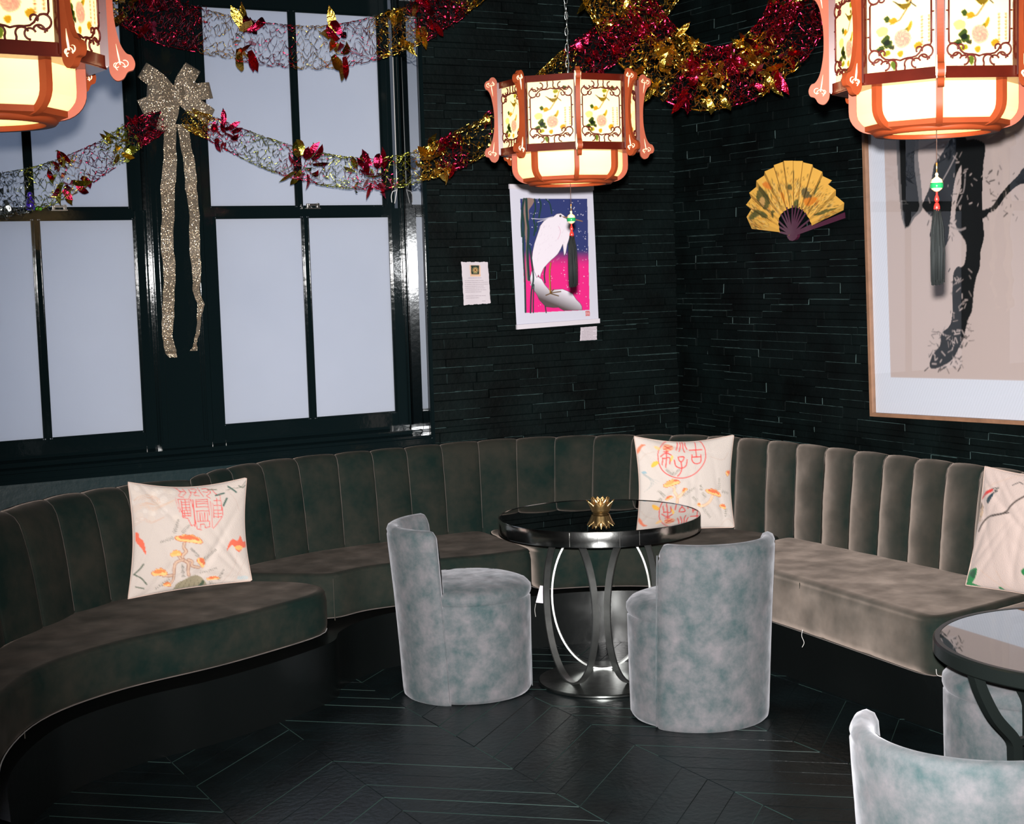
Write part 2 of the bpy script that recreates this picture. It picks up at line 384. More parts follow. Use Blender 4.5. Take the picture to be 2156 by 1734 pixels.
mb.box(XL, 0.55, YW, YW+0.42, 0.86, 3.08, mi=1)
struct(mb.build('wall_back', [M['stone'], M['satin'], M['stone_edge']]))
mb = MB()
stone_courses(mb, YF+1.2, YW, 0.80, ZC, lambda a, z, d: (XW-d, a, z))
mb.box(XW, XW+0.15, YF, YW, 0, ZC)
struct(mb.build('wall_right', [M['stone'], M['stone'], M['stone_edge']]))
for nm, b in (('wall_left', (XL-0.15, XL, YF, YW+0.42, 0, ZC)), ('wall_front', (XL-0.15, XW+0.15, YF-0.15, YF, 0, ZC)), ('ceiling', (XL-0.15, XW+0.15, YF-0.15, YW+0.42, ZC, ZC+0.1))):
    mb = MB(); mb.box(*b); struct(mb.build(nm, M['plaster']))
# chevron floor: one mesh of planks
mb = MB(); rnd = random.Random(3); W = 0.488; tanA = math.tan(math.radians(41)); STEP = 0.1460
cols = []
for k in range(-10, 5):
    xs = 2.87+k*W; xe = xs+W; sgn = -1 if k % 2 == 0 else 1    # peaks on 2.87 + even multiples
    ya = 4.581; n0 = int((YF-1-ya)/STEP); n1 = int((YW+1-ya)/STEP)
    for i in range(n0, n1):
        y0 = ya+i*STEP; ys0 = y0 if sgn < 0 else y0-W*tanA; ye0 = y0-W*tanA if sgn < 0 else y0
        g = 0.0011; x0, x1 = max(xs+g, XL), min(xe-g, XW)
        if x1 <= x0: continue
        f0 = (x0-xs)/W; f1 = (x1-xs)/W
        lo0 = ys0+(ye0-ys0)*f0; lo1 = ys0+(ye0-ys0)*f1
        P = [(x0, lo0+g*1.3), (x1, lo1+g*1.3), (x1, lo1+STEP-g*1.3), (x0, lo0+STEP-g*1.3)]
        if max(p[1] for p in P) > YW or min(p[1] for p in P) < YF: continue
        c = (sum(p[0] for p in P)/4, sum(p[1] for p in P)/4)
        e = 0.0016
        Q = []
        for (x, y) in P:
            sx = e if x < c[0] else -e; Q.append((x+sx, y))
        Q[0] = (Q[0][0], Q[0][1]+e); Q[1] = (Q[1][0], Q[1][1]+e); Q[2] = (Q[2][0], Q[2][1]-e); Q[3] = (Q[3][0], Q[3][1]-e)
        t = rnd.uniform(-0.0004, 0.0004)
        v = [(x, y, -0.0016) for x, y in P]+[(x, y, t) for x, y in Q]
        mb.add(v, [(4, 5, 6, 7)])
        b0 = len(mb.v)-8; mb.f += [(b0+k2, b0+(k2+1) % 4, b0+4+(k2+1) % 4, b0+4+k2) for k2 in range(4)]; mb.mi += [1 if rnd.random() < 0.45 else 0 for _ in range(4)]
mb.box(XL, XW, YF, YW, -0.05, -0.0016)
M['floor_edge'] = mat('plank_edge_highlight', (0.022, 0.048, 0.042, 1), 0.5)  # light catching the plank bevels, put into their colour
struct(mb.build('floor', [M['floor'], M['floor_edge']]))

# ------------------------------------------------------------------ windows
Y1, Y2 = 6.79, 6.84                     # glass of the lower and of the upper sash
def window(n, x0, x1, x0u, x1u, xm, xmu, fx0, fx1):
    """one double-hung sash window; x0..x1 glass of the lower sash, x0u..x1u of the upper sash"""
    w = thing('window_%d' % n, '', ''); del w['label']; del w['category']; w['kind'] = 'structure'
    # box frame round the sashes
    mb = MB(); G = 'paint'
    jl = 6.755 if n == 2 else 6.74
    mb.box(fx0, x0-0.066, 6.735, 6.90, 0.93, 3.08, 0.004); mb.box(x1+0.064, fx1, 6.74 if n == 1 else 6.80, 6.90, 0.93, 3.08, 0.004)
    mb.box(fx0, fx1, 6.742, 6.899, 3.02, 3.08, 0.003)
    for xx, s in ((x0-0.066, 1), (x1+0.064, -1)):
        mb.box(min(xx, xx+s*0.010), max(xx, xx+s*0.010), 6.748, 6.768, 0.95, 3.02, 0.004)
    mb.build('window_frame', M[G], w, auto=40)
    def sash(nm, a, b, xm, z0, z1, y, rb, rtp, sw):
        m = MB()
        m.box(a-sw, a, y-0.022, y+0.02, z0-rb, z1+rtp, 0.003); m.box(b, b+sw, y-0.022, y+0.02, z0-rb, z1+rtp, 0.003)
        m.box(a, b, y-0.022, y+0.02, z0-rb, z0, 0.003); m.box(a, b, y-0.022, y+0.02, z1, z1+rtp, 0.003)
        m.box(xm-0.0125, xm+0.0125, y-0.016, y+0.012, z0, z1, 0.004)
        for (p0, p1, q0, q1) in ((a, xm-0.0125, z0, z1), (xm+0.0125, b, z0, z1)):       # glazing beads
            t = 0.007
            m.box(p0, p0+t, y-0.012, y-0.001, q0, q1, 0.002); m.box(p1-t, p1, y-0.012, y-0.001, q0, q1, 0.002)
            m.box(p0+t, p1-t, y-0.012, y-0.001, q0, q0+t, 0.002); m.box(p0+t, p1-t, y-0.012, y-0.001, q1-t, q1, 0.002)
        o = m.build(nm, M[G], w, auto=40)
        for (p0, p1) in ((a, xm), (xm, b)):
            g = MB(); g.box(p0-0.004, p1+0.004, y, y+0.004, z0-0.004, z1+0.004); g.build('pane', M['pane'], o)
        return o
    sash('upper_sash', x0u, x1u, xmu, 2.020, 2.931, Y2, 0.035, 0.090, 0.052)
    lo = sash('lower_sash', x0, x1, xm, 1.016, 1.972, Y1, 0.080, 0.036, 0.062)
    # nickel fastener on the meeting rail
    m = MB(); xc = xm+0.045 if n == 2 else xm+0.105
    m.box(xc-0.035, xc+0.035, Y1-0.018, Y1+0.012, 2.008, 2.013, 0.001); m.box(xc-0.03, xc-0.018, Y1-0.012, Y1+0.006, 2.013, 2.034, 0.002)
    m.box(xc-0.024, xc+0.028, Y1-0.014, Y1+0.004, 2.022, 2.033, 0.003); m.box(xc+0.018, xc+0.032, Y1-0.012, Y1+0.006, 2.013, 2.035, 0.002)
    m.build('sash_fastener', M['steel'], w, auto=40)
    return w
def wx(px, py, y): return float(at_y(px, py, y)[0])
w2 = window(2, wx(460, 677, Y1), wx(826, 660, Y1), wx(430, 225, Y2), wx(799.7, 235, Y2), wx(649, 669, Y1), wx(619.8, 224, Y2), wx(440, 800, 6.735), XR-0.0065)
w1 = window(1, wx(292.5, 689, Y1)-0.865, wx(292.5, 689, Y1), wx(262, 224, Y2)-0.87, wx(262, 224, Y2), wx(86.9, 698, Y1), wx(55, 300, Y2), 0.60, wx(333, 850, 6.735))
# sash cord hanging in a loop by the right jamb of window 2
m = MB(); pts = [at_y(x, y, 6.775) for x, y in ((829, 385), (833, 400), (827, 403), (824, 413), (825, 426))]
m.tube(catmull(pts, 5), 0.0022, 6); m.tube([at_y(827, 120, 6.775), at_y(836, 398, 6.775), at_y(831, 428, 6.775)], 0.0025, 6)
m.build('sash_cord', M['white_cord'], w2, smooth=True)
# wide post between the windows
pa, pb = wx(333, 850, 6.735)+0.0005, wx(440, 800, 6.735)-0.0005
mb = MB(); mb.box(pa, pb, 6.725, 6.90, 0.93, 3.08, 0.004)
for x in (pa, pb-0.030): mb.box(x, x+0.030, 6.705, 6.727, 0.96, 3.08, 0.006)
for x in (pa+0.030, pb-0.040): mb.box(x, x+0.010, 6.714, 6.727, 0.96, 3.08, 0.003)
struct(mb.build('trim_1', M['paint'], auto=40))
# glossy side of the recess and its plain slim edge bead
mb = MB(); mb.box(XR-0.006, XR+0.0, 6.558, 6.90, 0.90, 3.08); mb.box(XR-0.006, XR+0.016, 6.535, 6.5575, 0.80, 3.08, 0.004, mi=1)
M['mirror_paint'] = mat('polished_mirror_black', (0.38, 0.40, 0.42, 1), 0.02, 1.0)
struct(mb.build('trim_2', [M['mirror_paint'], M['paint']]))
# sill with stepped nosing, and the panelled apron under it
mb = MB()
mb.box(0.55, XR-0.006, 6.50, 6.90, 0.885, 0.908, 0.006); mb.box(0.55, XR-0.006, 6.53, 6.90, 0.908, 0.920, 0.005); mb.box(0.55, XR-0.006, 6.64, 6.90, 0.920, 0.938, 0.005)
mb.box(XL, XR-0.006, 6.525, 6.56, 0.862, 0.885, 0.005)
struct(mb.build('trim_3', M['paint'], auto=40))
mb = MB(); mb.box(XL, 2.6, 6.535, 6.56, 0.30, 0.862, 0.003); mb.box(XL, 2.6, 6.527, 6.536, 0.80, 0.85, 0.003)
struct(mb.build('trim_4', M['satin'], auto=40))

# ------------------------------------------------------------------ banquette
bq = thing('banquette', 'long curved taupe velvet banquette with vertical channelled back round the corner of the room', 'banquette')
M['welt'] = mat('seam_highlight_piping', (0.115, 0.088, 0.076, 1), 0.7, noise=0.7, nscale=12, sheen=0.3)  # pale colour paints the nap highlight along velvet seams and edges
def back_sweep(name, crease, rear, seams, amp=0.020):
    """channelled back: crease curve at seat height, rear curve at the top; seams = fractions of length where channels meet"""
    a = catmull(crease, 24); b = catmull(rear, 24)
    L = np.r_[0, np.cumsum(np.linalg.norm(np.diff(a, axis=0), axis=1))]
    sm = [s for s in seams if 0 <= s <= L[-1]]
    if sm[0] > 0.01: sm = [0]+sm
    if sm[-1] < L[-1]-0.01: sm.append(L[-1])
    S = []; ph = []
    for s0, s1 in zip(sm[:-1], sm[1:]):
        for t in (0, 0.025, 0.06, 0.12, 0.2, 0.35, 0.5, 0.65, 0.8, 0.88, 0.94, 0.975): S.append(s0+(s1-s0)*t); ph.append(t)
    S.append(sm[-1]); ph.append(0)
    A = np.stack([np.interp(S, L, a[:, i]) for i in (0, 1)], 1); B = np.stack([np.interp(S, L, b[:, i]) for i in (0, 1)], 1)
    prof = [(0.0, 0.40, 1), (0.0, 0.46, 1), (0.06, 0.54, 1), (0.14, 0.64, 1), (0.24, 0.73, 1), (0.33, 0.79, 1), (0.44, 0.832, 0.9), (0.58, 0.862, 0.75), (0.76, 0.878, 0.6), (0.93, 0.876, 0.4), (1.0, 0.862, 0), (1.0, 0.20, 0)]
    v = []; f = []; k = len(prof); n = len(S)
    for i in range(n):
        bul = amp*(abs(math.sin(PI*ph[i]))**0.45-1)
        for (w, z, am) in prof:
            nr = (B[i]-A[i])/np.linalg.norm(B[i]-A[i]); ang = min(1, max(0, (z-0.80)/0.08))
            p = A[i]*(1-w)+B[i]*w - nr*bul*am*(1-ang)
            v.append((p[0], p[1], z+bul*am*ang))
    for i in range(n-1):
        for j in range(k-1): f.append((i*k+j, (i+1)*k+j, (i+1)*k+j+1, i*k+j+1))
    f.append(tuple(range(k))); f.append(tuple((n-1)*k+j for j in range(k-1, -1, -1)))
    o = mesh_obj(name, v, f, M['velvet'], bq, True)
    for i in range(n):
        if ph[i] == 0 and 0 < i < n-1:
            m = MB(); m.tube([v[i*k+j] for j in range(1, 10)], 0.0017, 5); m.build('piping', M['welt'], o, smooth=True)  # pale tube standing in for the sheen at the seam fold
    return o
cr2 = [(1.80, 6.04), (1.92, 6.15), (2.08, 6.27), (2.25, 6.34), (2.43, 6.39), (2.60, 6.41), (2.80, 6.415), (3.0, 6.42), (3.2, 6.415), (3.37, 6.40), (3.62, 6.33), (3.86, 6.20), (4.07, 6.02), (4.21, 5.82), (4.29, 5.6), (4.33, 5.36), (4.335, 5.0), (4.34, 4.6), (4.34, 4.3), (4.33, 3.0), (4.33, 1.6)]
rr2 = [(1.80, 6.13), (1.90, 6.26), (2.03, 6.37), (2.20, 6.47), (2.40, 6.52), (2.6, 6.53), (2.8, 6.53), (3.0, 6.53), (3.22, 6.53), (3.42, 6.515), (3.70, 6.43), (3.97, 6.28), (4.19, 6.09), (4.33, 5.87), (4.385, 5.64), (4.41, 5.38), (4.43, 5.0), (4.45, 4.6), (4.46, 4.3), (4.48, 3.0), (4.48, 1.6)]
def arclen_at(curve, p):
    a = catmull(curve, 24); L = np.r_[0, np.cumsum(np.linalg.norm(np.diff(a, axis=0), axis=1))]
    return L[np.argmin(np.linalg.norm(a-np.array(p), axis=1))], L[-1]
sA, Ltot = arclen_at(cr2, (2.60, 6.41)); sB, _ = arclen_at(cr2, (4.33, 5.36))
wch = 0.182; seams = []
s = sA
while s > 0.05: seams.insert(0, s); s -= wch
nm_ = round((sB-sA)/wch)
seams += [sA+(sB-sA)*i/nm_ for i in range(1, nm_+1)]
s = sB+0.178
while s < Ltot: seams.append(s); s += 0.178
back_sweep('backrest', cr2, rr2, seams)
cr1 = [(0.62, 4.75), (0.74, 5.10), (0.92, 5.41), (1.09, 5.59), (1.24, 5.76), (1.42, 5.88), (1.60, 5.98), (1.73, 6.03), (1.80, 6.05)]
rr1 = [(0.42, 4.85), (0.56, 5.25), (0.78, 5.55), (0.97, 5.76), (1.17, 5.97), (1.34, 6.06), (1.52, 6.12), (1.68, 6.13), (1.79, 6.11)]
s1, L1 = arclen_at(cr1, (0.92, 5.41))
back_sweep('backrest', cr1, rr1, [s1-0.44, s1-0.22, s1, s1+0.24, s1+0.465, s1+0.67, s1+0.85])

def cushion(poly, pile, zt=0.452, zb=0.205):
    """seat cushion from its plan outline (counter-clockwise), rounded top edge and a welt line under it"""
    P = resample(np.vstack([catmull(poly, 10, True), [poly[0]]]), 181)[:-1]; n = len(P)
    for _ in range(14): P = 0.5*P+0.25*(np.roll(P, 1, 0)+np.roll(P, -1, 0))
    area = 0.5*np.sum(P[:, 0]*np.roll(P[:, 1], -1)-np.roll(P[:, 0], -1)*P[:, 1])
    if area < 0: P = P[::-1]
    T = np.roll(P, -2, 0)-np.roll(P, 2, 0); T /= np.linalg.norm(T, axis=1)[:, None]+1e-9
    Nn = np.stack([T[:, 1], -T[:, 0]], 1)
    rings = [(0.012, zb), (0.0, zb+0.008), (-0.004, zb+0.03), (-0.004, zt-0.05), (0.0, zt-0.026), (0.004, zt-0.019), (0.001, zt-0.014), (0.006, zt-0.006), (0.016, zt-0.001), (0.028, zt+0.001), (0.032, zt+0.001)]
    v = []; f = []
    for d, z in rings:
        for i in range(n): v.append((P[i, 0]-Nn[i, 0]*d, P[i, 1]-Nn[i, 1]*d, z))
    for r in range(len(rings)-1):
        for i in range(n): f.append((r*n+i, r*n+(i+1) % n, (r+1)*n+(i+1) % n, (r+1)*n+i))
    f.append(tuple((len(rings)-1)*n+i for i in range(n))); f.append(tuple(range(n-1, -1, -1)))
    o = mesh_obj('seat_cushion', v, f, M['velvet'], bq, True)
    bm = bmesh.new(); bm.from_mesh(o.data); big = [q for q in bm.faces if len(q.verts) > 8]
    for q in big: q.smooth = False
    bmesh.ops.triangulate(bm, faces=big, quad_method='BEAUTY', ngon_method='BEAUTY'); bm.to_mesh(o.data); bm.free()
    at_ = o.data.attributes.new('pile', 'FLOAT_VECTOR', 'POINT'); at_.data.foreach_set('vector', np.tile(np.array((*pile, 0.0), np.float32), len(v)))
    m = MB(); m.tube([(P[i, 0]+Nn[i, 0]*0.001, P[i, 1]+Nn[i, 1]*0.001, zb+0.004) for i in range(0, n, 2)], 0.0018, 5, True); m.build('piping', M['welt'], o, smooth=True)  # bright rim of the lower edge, painted as a pale tube
    return o
cushion([(0.66, 4.25), (0.71, 4.50), (0.77, 4.69), (0.865, 4.885), (0.94, 4.99), (1.05, 5.085), (1.19, 5.165), (1.335, 5.225), (1.635, 5.30), (1.942, 5.43), (2.10, 5.505), (2.17, 5.56), (2.20, 5.63), (2.18, 5.76), (2.10, 5.86), (1.97, 5.96), (1.80, 6.05), (1.6, 6.02), (1.42, 5.93), (1.22, 5.80), (1.0, 5.55), (0.8, 5.28), (0.60, 4.9), (0.45, 4.4)], (0.10, -0.25), zb=0.284)
def dens(pts):
    out = []
    for p, q in zip(pts, pts[1:]+pts[:1]):
        L_ = math.hypot(q[0]-p[0], q[1]-p[1]); c_ = min(0.022, L_*0.3)/L_
        for t in (c_, 0.5, 1-c_): out.append((p[0]+(q[0]-p[0])*t, p[1]+(q[1]-p[1])*t))
    return out
cushion(dens([(1.93, 6.16), (2.305, 5.835), (2.46, 5.915), (2.68, 5.905), (3.01, 5.83), (3.265, 5.83), (3.31, 6.44), (2.9, 6.45), (2.45, 6.42), (2.1, 6.30)]), (0.0, -0.25), zb=0.264)
cushion(dens([(3.285, 5.83), (3.48, 5.765), (3.66, 5.66), (3.83, 5.49), (3.815, 5.325), (4.10, 5.365), (4.35, 5.42), (4.32, 5.60), (4.24, 5.84), (4.09, 6.05), (3.87, 6.23), (3.62, 6.36), (3.33, 6.43)]), (-0.1, -0.2), zb=0.262)
cushion(dens([(3.80, 5.31), (3.805, 5.04), (3.79, 4.77), (3.78, 4.60), (3.755, 4.28), (3.72, 3.83), (3.95, 3.86), (4.36, 3.93), (4.37, 4.6), (4.36, 5.405), (4.10, 5.35)]), (0.0, 0.0), zb=0.240)
cushion(dens([(3.79, 3.80), (3.79, 3.72), (3.79, 3.3), (3.79, 1.6), (4.35, 1.6), (4.36, 3.90), (3.95, 3.835)]), (0.0, 0.0), zb=0.240)
# stitched vertical seams of the cushion fronts
def vseam(xy, z0=0.262, z1=0.438):
    m = MB(); m.tube([(xy[0], xy[1], z0), (xy[0], xy[1], z1)], 0.0022, 5); m.build('piping', M['velvet'], bq, smooth=True)
for xy in ((0.862, 4.884), (3.595, 5.698), (3.781, 4.63), (2.302, 5.832)): vseam(xy)
pl_ = [(0.69, 4.2), (0.76, 4.6), (0.90, 4.90), (1.07, 5.10), (1.33, 5.235), (1.6, 5.30), (1.9, 5.42), (2.18, 5.58), (2.28, 5.73), (2.42, 5.85), (2.62, 5.92), (2.9, 5.90), (3.21, 5.85), (3.45, 5.80), (3.66, 5.69), (3.82, 5.52), (3.87, 5.2), (3.88, 4.8), (3.86, 4.2), (3.84, 1.6)]
P = catmull(pl_, 8); m = MB(); v = []; f = []
for z in (0.0, 0.238): v += [(p[0], p[1], z) for p in P]
n = len(P); f = [(i, i+1, n+i+1, n+i) for i in range(n-1)]
m.add(v, f)
v2 = [(p[0], p[1], 0.238) for p in P]+[(4.4, 1.6, 0.238), (4.4, 5.7, 0.238), (3.9, 6.4, 0.238), (2.2, 6.42, 0.238), (1.7, 6.0, 0.238), (1.0, 5.6, 0.238), (0.5, 4.6, 0.238)]
m.add(v2, [tuple(range(len(v2)))])
M['plinth'] = mat('dark_kickboard', (0.003, 0.004, 0.004, 1), 0.30, 0.0, bump=0.1, bscale=20, coat=0.2, coat_rough=0.15)
o = m.build('plinth', M['plinth'], bq, auto=50); o['label'] = 'gloss black recessed kickboard'
# care tag sewn under the front edge, and loose threads
tg = MB(); c = [at_t(x, y, 6.62) for x, y in ((1137, 1232), (1150, 1234), (1150, 1270), (1128, 1268))]
tg.add([*c, *[q+fw*0.002 for q in c]], [(0, 1, 2, 3), (7, 6, 5, 4), (0, 4, 5, 1), (1, 5, 6, 2), (2, 6, 7, 3), (3, 7, 4, 0)])
o = tg.build('care_tag', M['white_card'], bq); o['label'] = 'white fabric tag hanging under the seat front'
for pp in (((1690, 1325), (1688, 1338), (1693, 1352), (1689, 1362)), ((1971, 1408), (1973, 1420), (1983, 1424)), ((1128, 1270), (1126, 1284), (1128, 1298))):
    tt = 5.38 if pp[0][0] > 1600 else 6.48
    if pp[0][0] > 1900: tt = 4.83
    th = MB(); th.tube(catmull([at_t(x, y, tt) for x, y in pp], 4), 0.0009, 4); th.build('loose_thread', M['white_cord'], bq)

# ------------------------------------------------------------------ barrel chairs
def make_chair(name, label):
    t = thing(name, label, 'chair', group='barrel chairs')
    R = 0.255; n = 56
    prof = [(R-0.03, 0.0), (R-0.008, 0.004), (R, 0.02), (R+0.002, 0.16), (R+0.004, 0.30), (R+0.004, 0.385), (R-0.001, 0.392), (R+0.004, 0.399)]
    m = MB(); m.lathe([(0.0, 0.0)]+prof, n=n); m.build('base', M['chair'], t, smooth=True)
    sp = [(R+0.004, 0.399), (R+0.008, 0.412), (R+0.006, 0.430), (R-0.012, 0.447), (R-0.05, 0.459), (R-0.12, 0.466), (0.0, 0.469)]
    m = MB(); m.lathe(sp, n=n); m.build('seat', M['chair'], t, smooth=True)
    # wrap-round back: 135 degrees of shell leaning outwards (along local +x)
    half = math.radians(67.5); v = []; f = []; K = 44
    shell = [(0.262, 0.0, 0), (0.268, 0.006, 0), (0.270, 0.03, 0), (0.272, 0.20, 0), (0.274, 0.42, 0), (0.277, 0.60, 0), (0.277, 0.655, 0), (0.274, 0.663, 0), (0.276, 0.675, 0), (0.268, 0.690, 0), (0.250, 0.697, 0), (0.232, 0.690, 0), (0.224, 0.672, 0), (0.222, 0.60, 0), (0.222, 0.44, 0)]
    for i in range(K+1):
        a = -half+2*half*i/K; e = min(i, K-i)/K; edge = 1-min(1, e/0.035)
        for (r, z, _) in shell:
            lean = 0.040*(z/0.69)**1.3; rr = r-edge*0.008*(1 if r > 0.25 else -1)
            zz = z-(0.022*edge**2 if z > 0.62 else 0)
            v.append((rr*math.cos(a)+lean, rr*math.sin(a)+lean*0.0, zz))
    k = len(shell)
    for i in range(K):
        for j in range(k-1): f.append((i*k+j, (i+1)*k+j, (i+1)*k+j+1, i*k+j+1))
    f.append(tuple(range(k))); f.append(tuple(K*k+j for j in range(k-1, -1, -1)))
    o = mesh_obj('backrest', v, f, M['chair'], t, True); o.data.set_sharp_from_angle(angle=math.radians(60))
    bm = bmesh.new(); bm.from_mesh(o.data); bmesh.ops.recalc_face_normals(bm, faces=bm.faces); bm.to_mesh(o.data); bm.free()
    for s in (-1, 1):
        a = s*half; m = MB(); pts = []
        for z in (0.01, 0.2, 0.4, 0.55, 0.655):
            l = 0.040*(z/0.69)**1.3; r = 0.268+0.008*z/0.69
            pts.append((r*math.cos(a)+l, r*math.sin(a), z))
        m.tube(pts, 0.0028, 5); m.build('piping', M['chair'], o, smooth=True)
    m = MB(); a = PI-0.2; m.tube([(0.2565*math.cos(a), 0.2565*math.sin(a), z) for z in (0.01, 0.2, 0.37)], 0.002, 5)
    m.build('seam', M['chair'], t, smooth=True)
    return t
ch = make_chair('barrel_chair', 'blue-grey velvet barrel chair left of the black glass table, its back to the window side')
ch.location = (2.715, 5.425, 0); ch.rotation_euler = (0, 0, math.radians(159))
dup(ch, (3.285, 4.635, 0), math.radians(-92), 'blue-grey velvet barrel chair before the black glass table, its back towards us')
dup(ch, (2.43, 2.33, 0), math.radians(182), 'nearest blue-grey velvet barrel chair, cut off at the bottom right corner')
dup(ch, (3.49, 3.19, 0), math.radians(-20), 'blue-grey velvet barrel chair half hidden under the clear glass table at the right edge')

# ------------------------------------------------------------------ round table with the elliptical hoops
tb = thing('round_table', 'round black glass table with a chrome rim on three interlocking chrome hoops', 'table', (3.225, 5.215, 0))
RT = 0.412; ZT = 0.69
m = MB(); m.lathe([(0, ZT-0.008), (RT-0.006, ZT-0.008), (RT-0.006, ZT), (0, ZT)], n=96); m.build('table_top', M['black_glass'], tb, auto=30)
m = MB(); m.lathe([(RT-0.05, ZT-0.060), (RT-0.001, ZT-0.060), (RT, ZT-0.057), (RT, ZT), (RT-0.001, ZT+0.002), (RT-0.005, ZT+0.002), (RT-0.006, ZT-0.001), (RT-0.012, ZT-0.009), (RT-0.05, ZT-0.012)], n=96)
m.build('rim', M['chrome'], tb, auto=30)
m = MB(); m.lathe([(0, ZT-0.060), (RT-0.02, ZT-0.060), (RT-0.02, ZT-0.010), (0, ZT-0.010)], n=64); m.build('underside', M['iron'], tb, auto=30)
for k in range(4):
    a = math.radians(-116+(-22, -7, 5, 16)[k]); m = MB()
    m.tube([((RT+0.0003)*math.cos(a), (RT+0.0003)*math.sin(a), z) for z in (ZT-0.057, ZT-0.002)], 0.0008, 4); m.build('rim_joint', M['steel'], tb)
m = MB(); m.lathe([(0, 0), (0.262, 0), (0.266, 0.003), (0.266, 0.010), (0.262, 0.013), (0.20, 0.0145), (0, 0.016)], n=72); m.build('base_plate', M['chrome_dull'], tb, auto=30)
ca = math.atan2(-5.215, -3.225)           # direction from the table towards the viewer side
for k in range(3):
    a = ca+PI+k*2*PI/3; nrm = np.array([math.cos(a), math.sin(a)]); tg_ = np.array([-nrm[1], nrm[0]]); c = nrm*0.145
    m = MB(); v = []; f = []; K = 72
    for i in range(K):
        th_ = 2*PI*i/K; x = 0.205*math.cos(th_); z = 0.327+0.312*math.sin(th_)
        nx, nz = math.cos(th_)/0.205, math.sin(th_)/0.312; l = math.hypot(nx, nz); nx /= l; nz /= l
        for (du, dv) in ((-0.004, -0.014), (0.004, -0.014), (0.004, 0.014), (-0.004, 0.014)):
            p = c+tg_*(x+nx*du)+nrm*dv; v.append((p[0], p[1], z+nz*du))
    for i in range(K):
        for j in range(4): f.append((i*4+j, ((i+1) % K)*4+j, ((i+1) % K)*4+(j+1) % 4, i*4+(j+1) % 4))
    m.add(v, f); m.build('hoop_leg', M['satin_steel'], tb, auto=45)

# lotus candle holder
lo_ = thing('lotus_candle_holder', 'small gold lotus-shaped candle holder on the black glass table', 'candle holder', (3.262, 5.262, ZT+0.0002))
m = MB(); m.lathe([(0, 0), (0.030, 0), (0.034, 0.004), (0.030, 0.010), (0.027, 0.030), (0.024, 0.032), (0.022, 0.012), (0, 0.010)], n=32); m.build('cup', M['gold'], lo_, smooth=True)
def petal(a, r0_, r1_, h, w):
    m = MB(); v = []; f = []; nu, nv = 7, 7
    for j in range(nv):
        t = j/(nv-1); z = 0.004+h*t; r = r0_+(r1_-r0_)*t**1.3; ww = w*(math.sin(PI*min(1, 0.25+t*0.55))**0.8)*(1-(max(0, t-0.5)/0.5)**1.6*0.97)
        for i in range(nu):
            s_ = (i/(nu-1)-0.5)*2; rr = r-0.006*s_*s_+0.0012*(1-abs(s_)); x = ww*s_
            v.append((rr*math.cos(a)-x*math.sin(a), rr*math.sin(a)+x*math.cos(a), z))
    m.add(v, grid_faces(nu, nv)); o = m.build('petal', M['gold'], lo_, smooth=True)
    sd = o.modifiers.new('thickness', 'SOLIDIFY'); sd.thickness = 0.0012
for i in range(9): petal(i*2*PI/9, 0.030, 0.037, 0.060, 0.018)
for i in range(9): petal((i+0.5)*2*PI/9, 0.036, 0.058, 0.048, 0.020)

# ------------------------------------------------------------------ glass table at the right edge
tc_ = (3.175, 2.686); R2 = 0.413
t2 = thing('round_table', 'round clear glass topped table with a black metal frame at the right edge', 'table', (tc_[0], tc_[1], 0))
m = MB(); m.lathe([(0, ZT-0.006), (R2-0.018, ZT-0.006), (R2-0.018, ZT), (0, ZT)], n=96)
M['smoke'] = mat('smoked_glass', (0.045, 0.055, 0.055, 1), 0.01, spec=1.0, coat=1.0, coat_rough=0.0)
o = m.build('table_top', M['smoke'], t2, auto=30)
m = MB(); m.lathe([(R2-0.05, ZT-0.040), (R2-0.004, ZT-0.040), (R2, ZT-0.036), (R2, ZT-0.004), (R2-0.005, ZT+0.001), (R2-0.018, ZT+0.001), (R2-0.020, ZT-0.006), (R2-0.05, ZT-0.008)], n=96); m.build('rim', M['iron'], t2, auto=30)
m = MB(); m.lathe([(0, ZT-0.012), (R2-0.03, ZT-0.012), (R2-0.03, ZT-0.007), (0, ZT-0.007)], n=64); m.build('underside', M['iron'], t2, auto=30)
for k in range(4):
    a = math.radians(172)+k*PI/2; d = np.array([math.cos(a), math.sin(a)])
    m = MB(); pts = [(0.385, 0.652), (0.365, 0.60), (0.325, 0.53), (0.275, 0.475), (0.262, 0.45), (0.260, 0.40), (0.260, 0.0)]
    P = catmull(pts[:5], 5).tolist()+[list(p) for p in pts[5:]]
    v = []; f = []
    for i, (r, z) in enumerate(P):
        q0 = np.array(P[max(0, i-1)]); q1 = np.array(P[min(len(P)-1, i+1)]); t_ = q1-q0; t_ /= np.linalg.norm(t_); nn = np.array([-t_[1], t_[0]])
        for (s1_, s2_) in ((-1, -1), (1, -1), (1, 1), (-1, 1)):
            rr = r+nn[0]*0.014*s1_; zz = z+nn[1]*0.014*s1_
            side = np.array([-d[1], d[0]])*0.014*s2_
            v.append((d[0]*rr+side[0], d[1]*rr+side[1], zz))
    for i in range(len(P)-1):
        for j in range(4): f.append((i*4+j, i*4+(j+1) % 4, (i+1)*4+(j+1) % 4, (i+1)*4+j))
    f += [(0, 1, 2, 3), tuple((len(P)-1)*4+j for j in (3, 2, 1, 0))]
    m.add(v, f); m.build('leg', M['iron'], t2, auto=40)
for k in range(2):
    a = math.radians(172)+k*PI/2; m = MB(); m.box(-0.262, 0.262, -0.012, 0.012, 0.448-k*0.0001, 0.466+k*0.0001, 0.003, Matrix.Rotation(a, 4, 'Z')); m.build('stretcher', M['iron'], t2, auto=40)

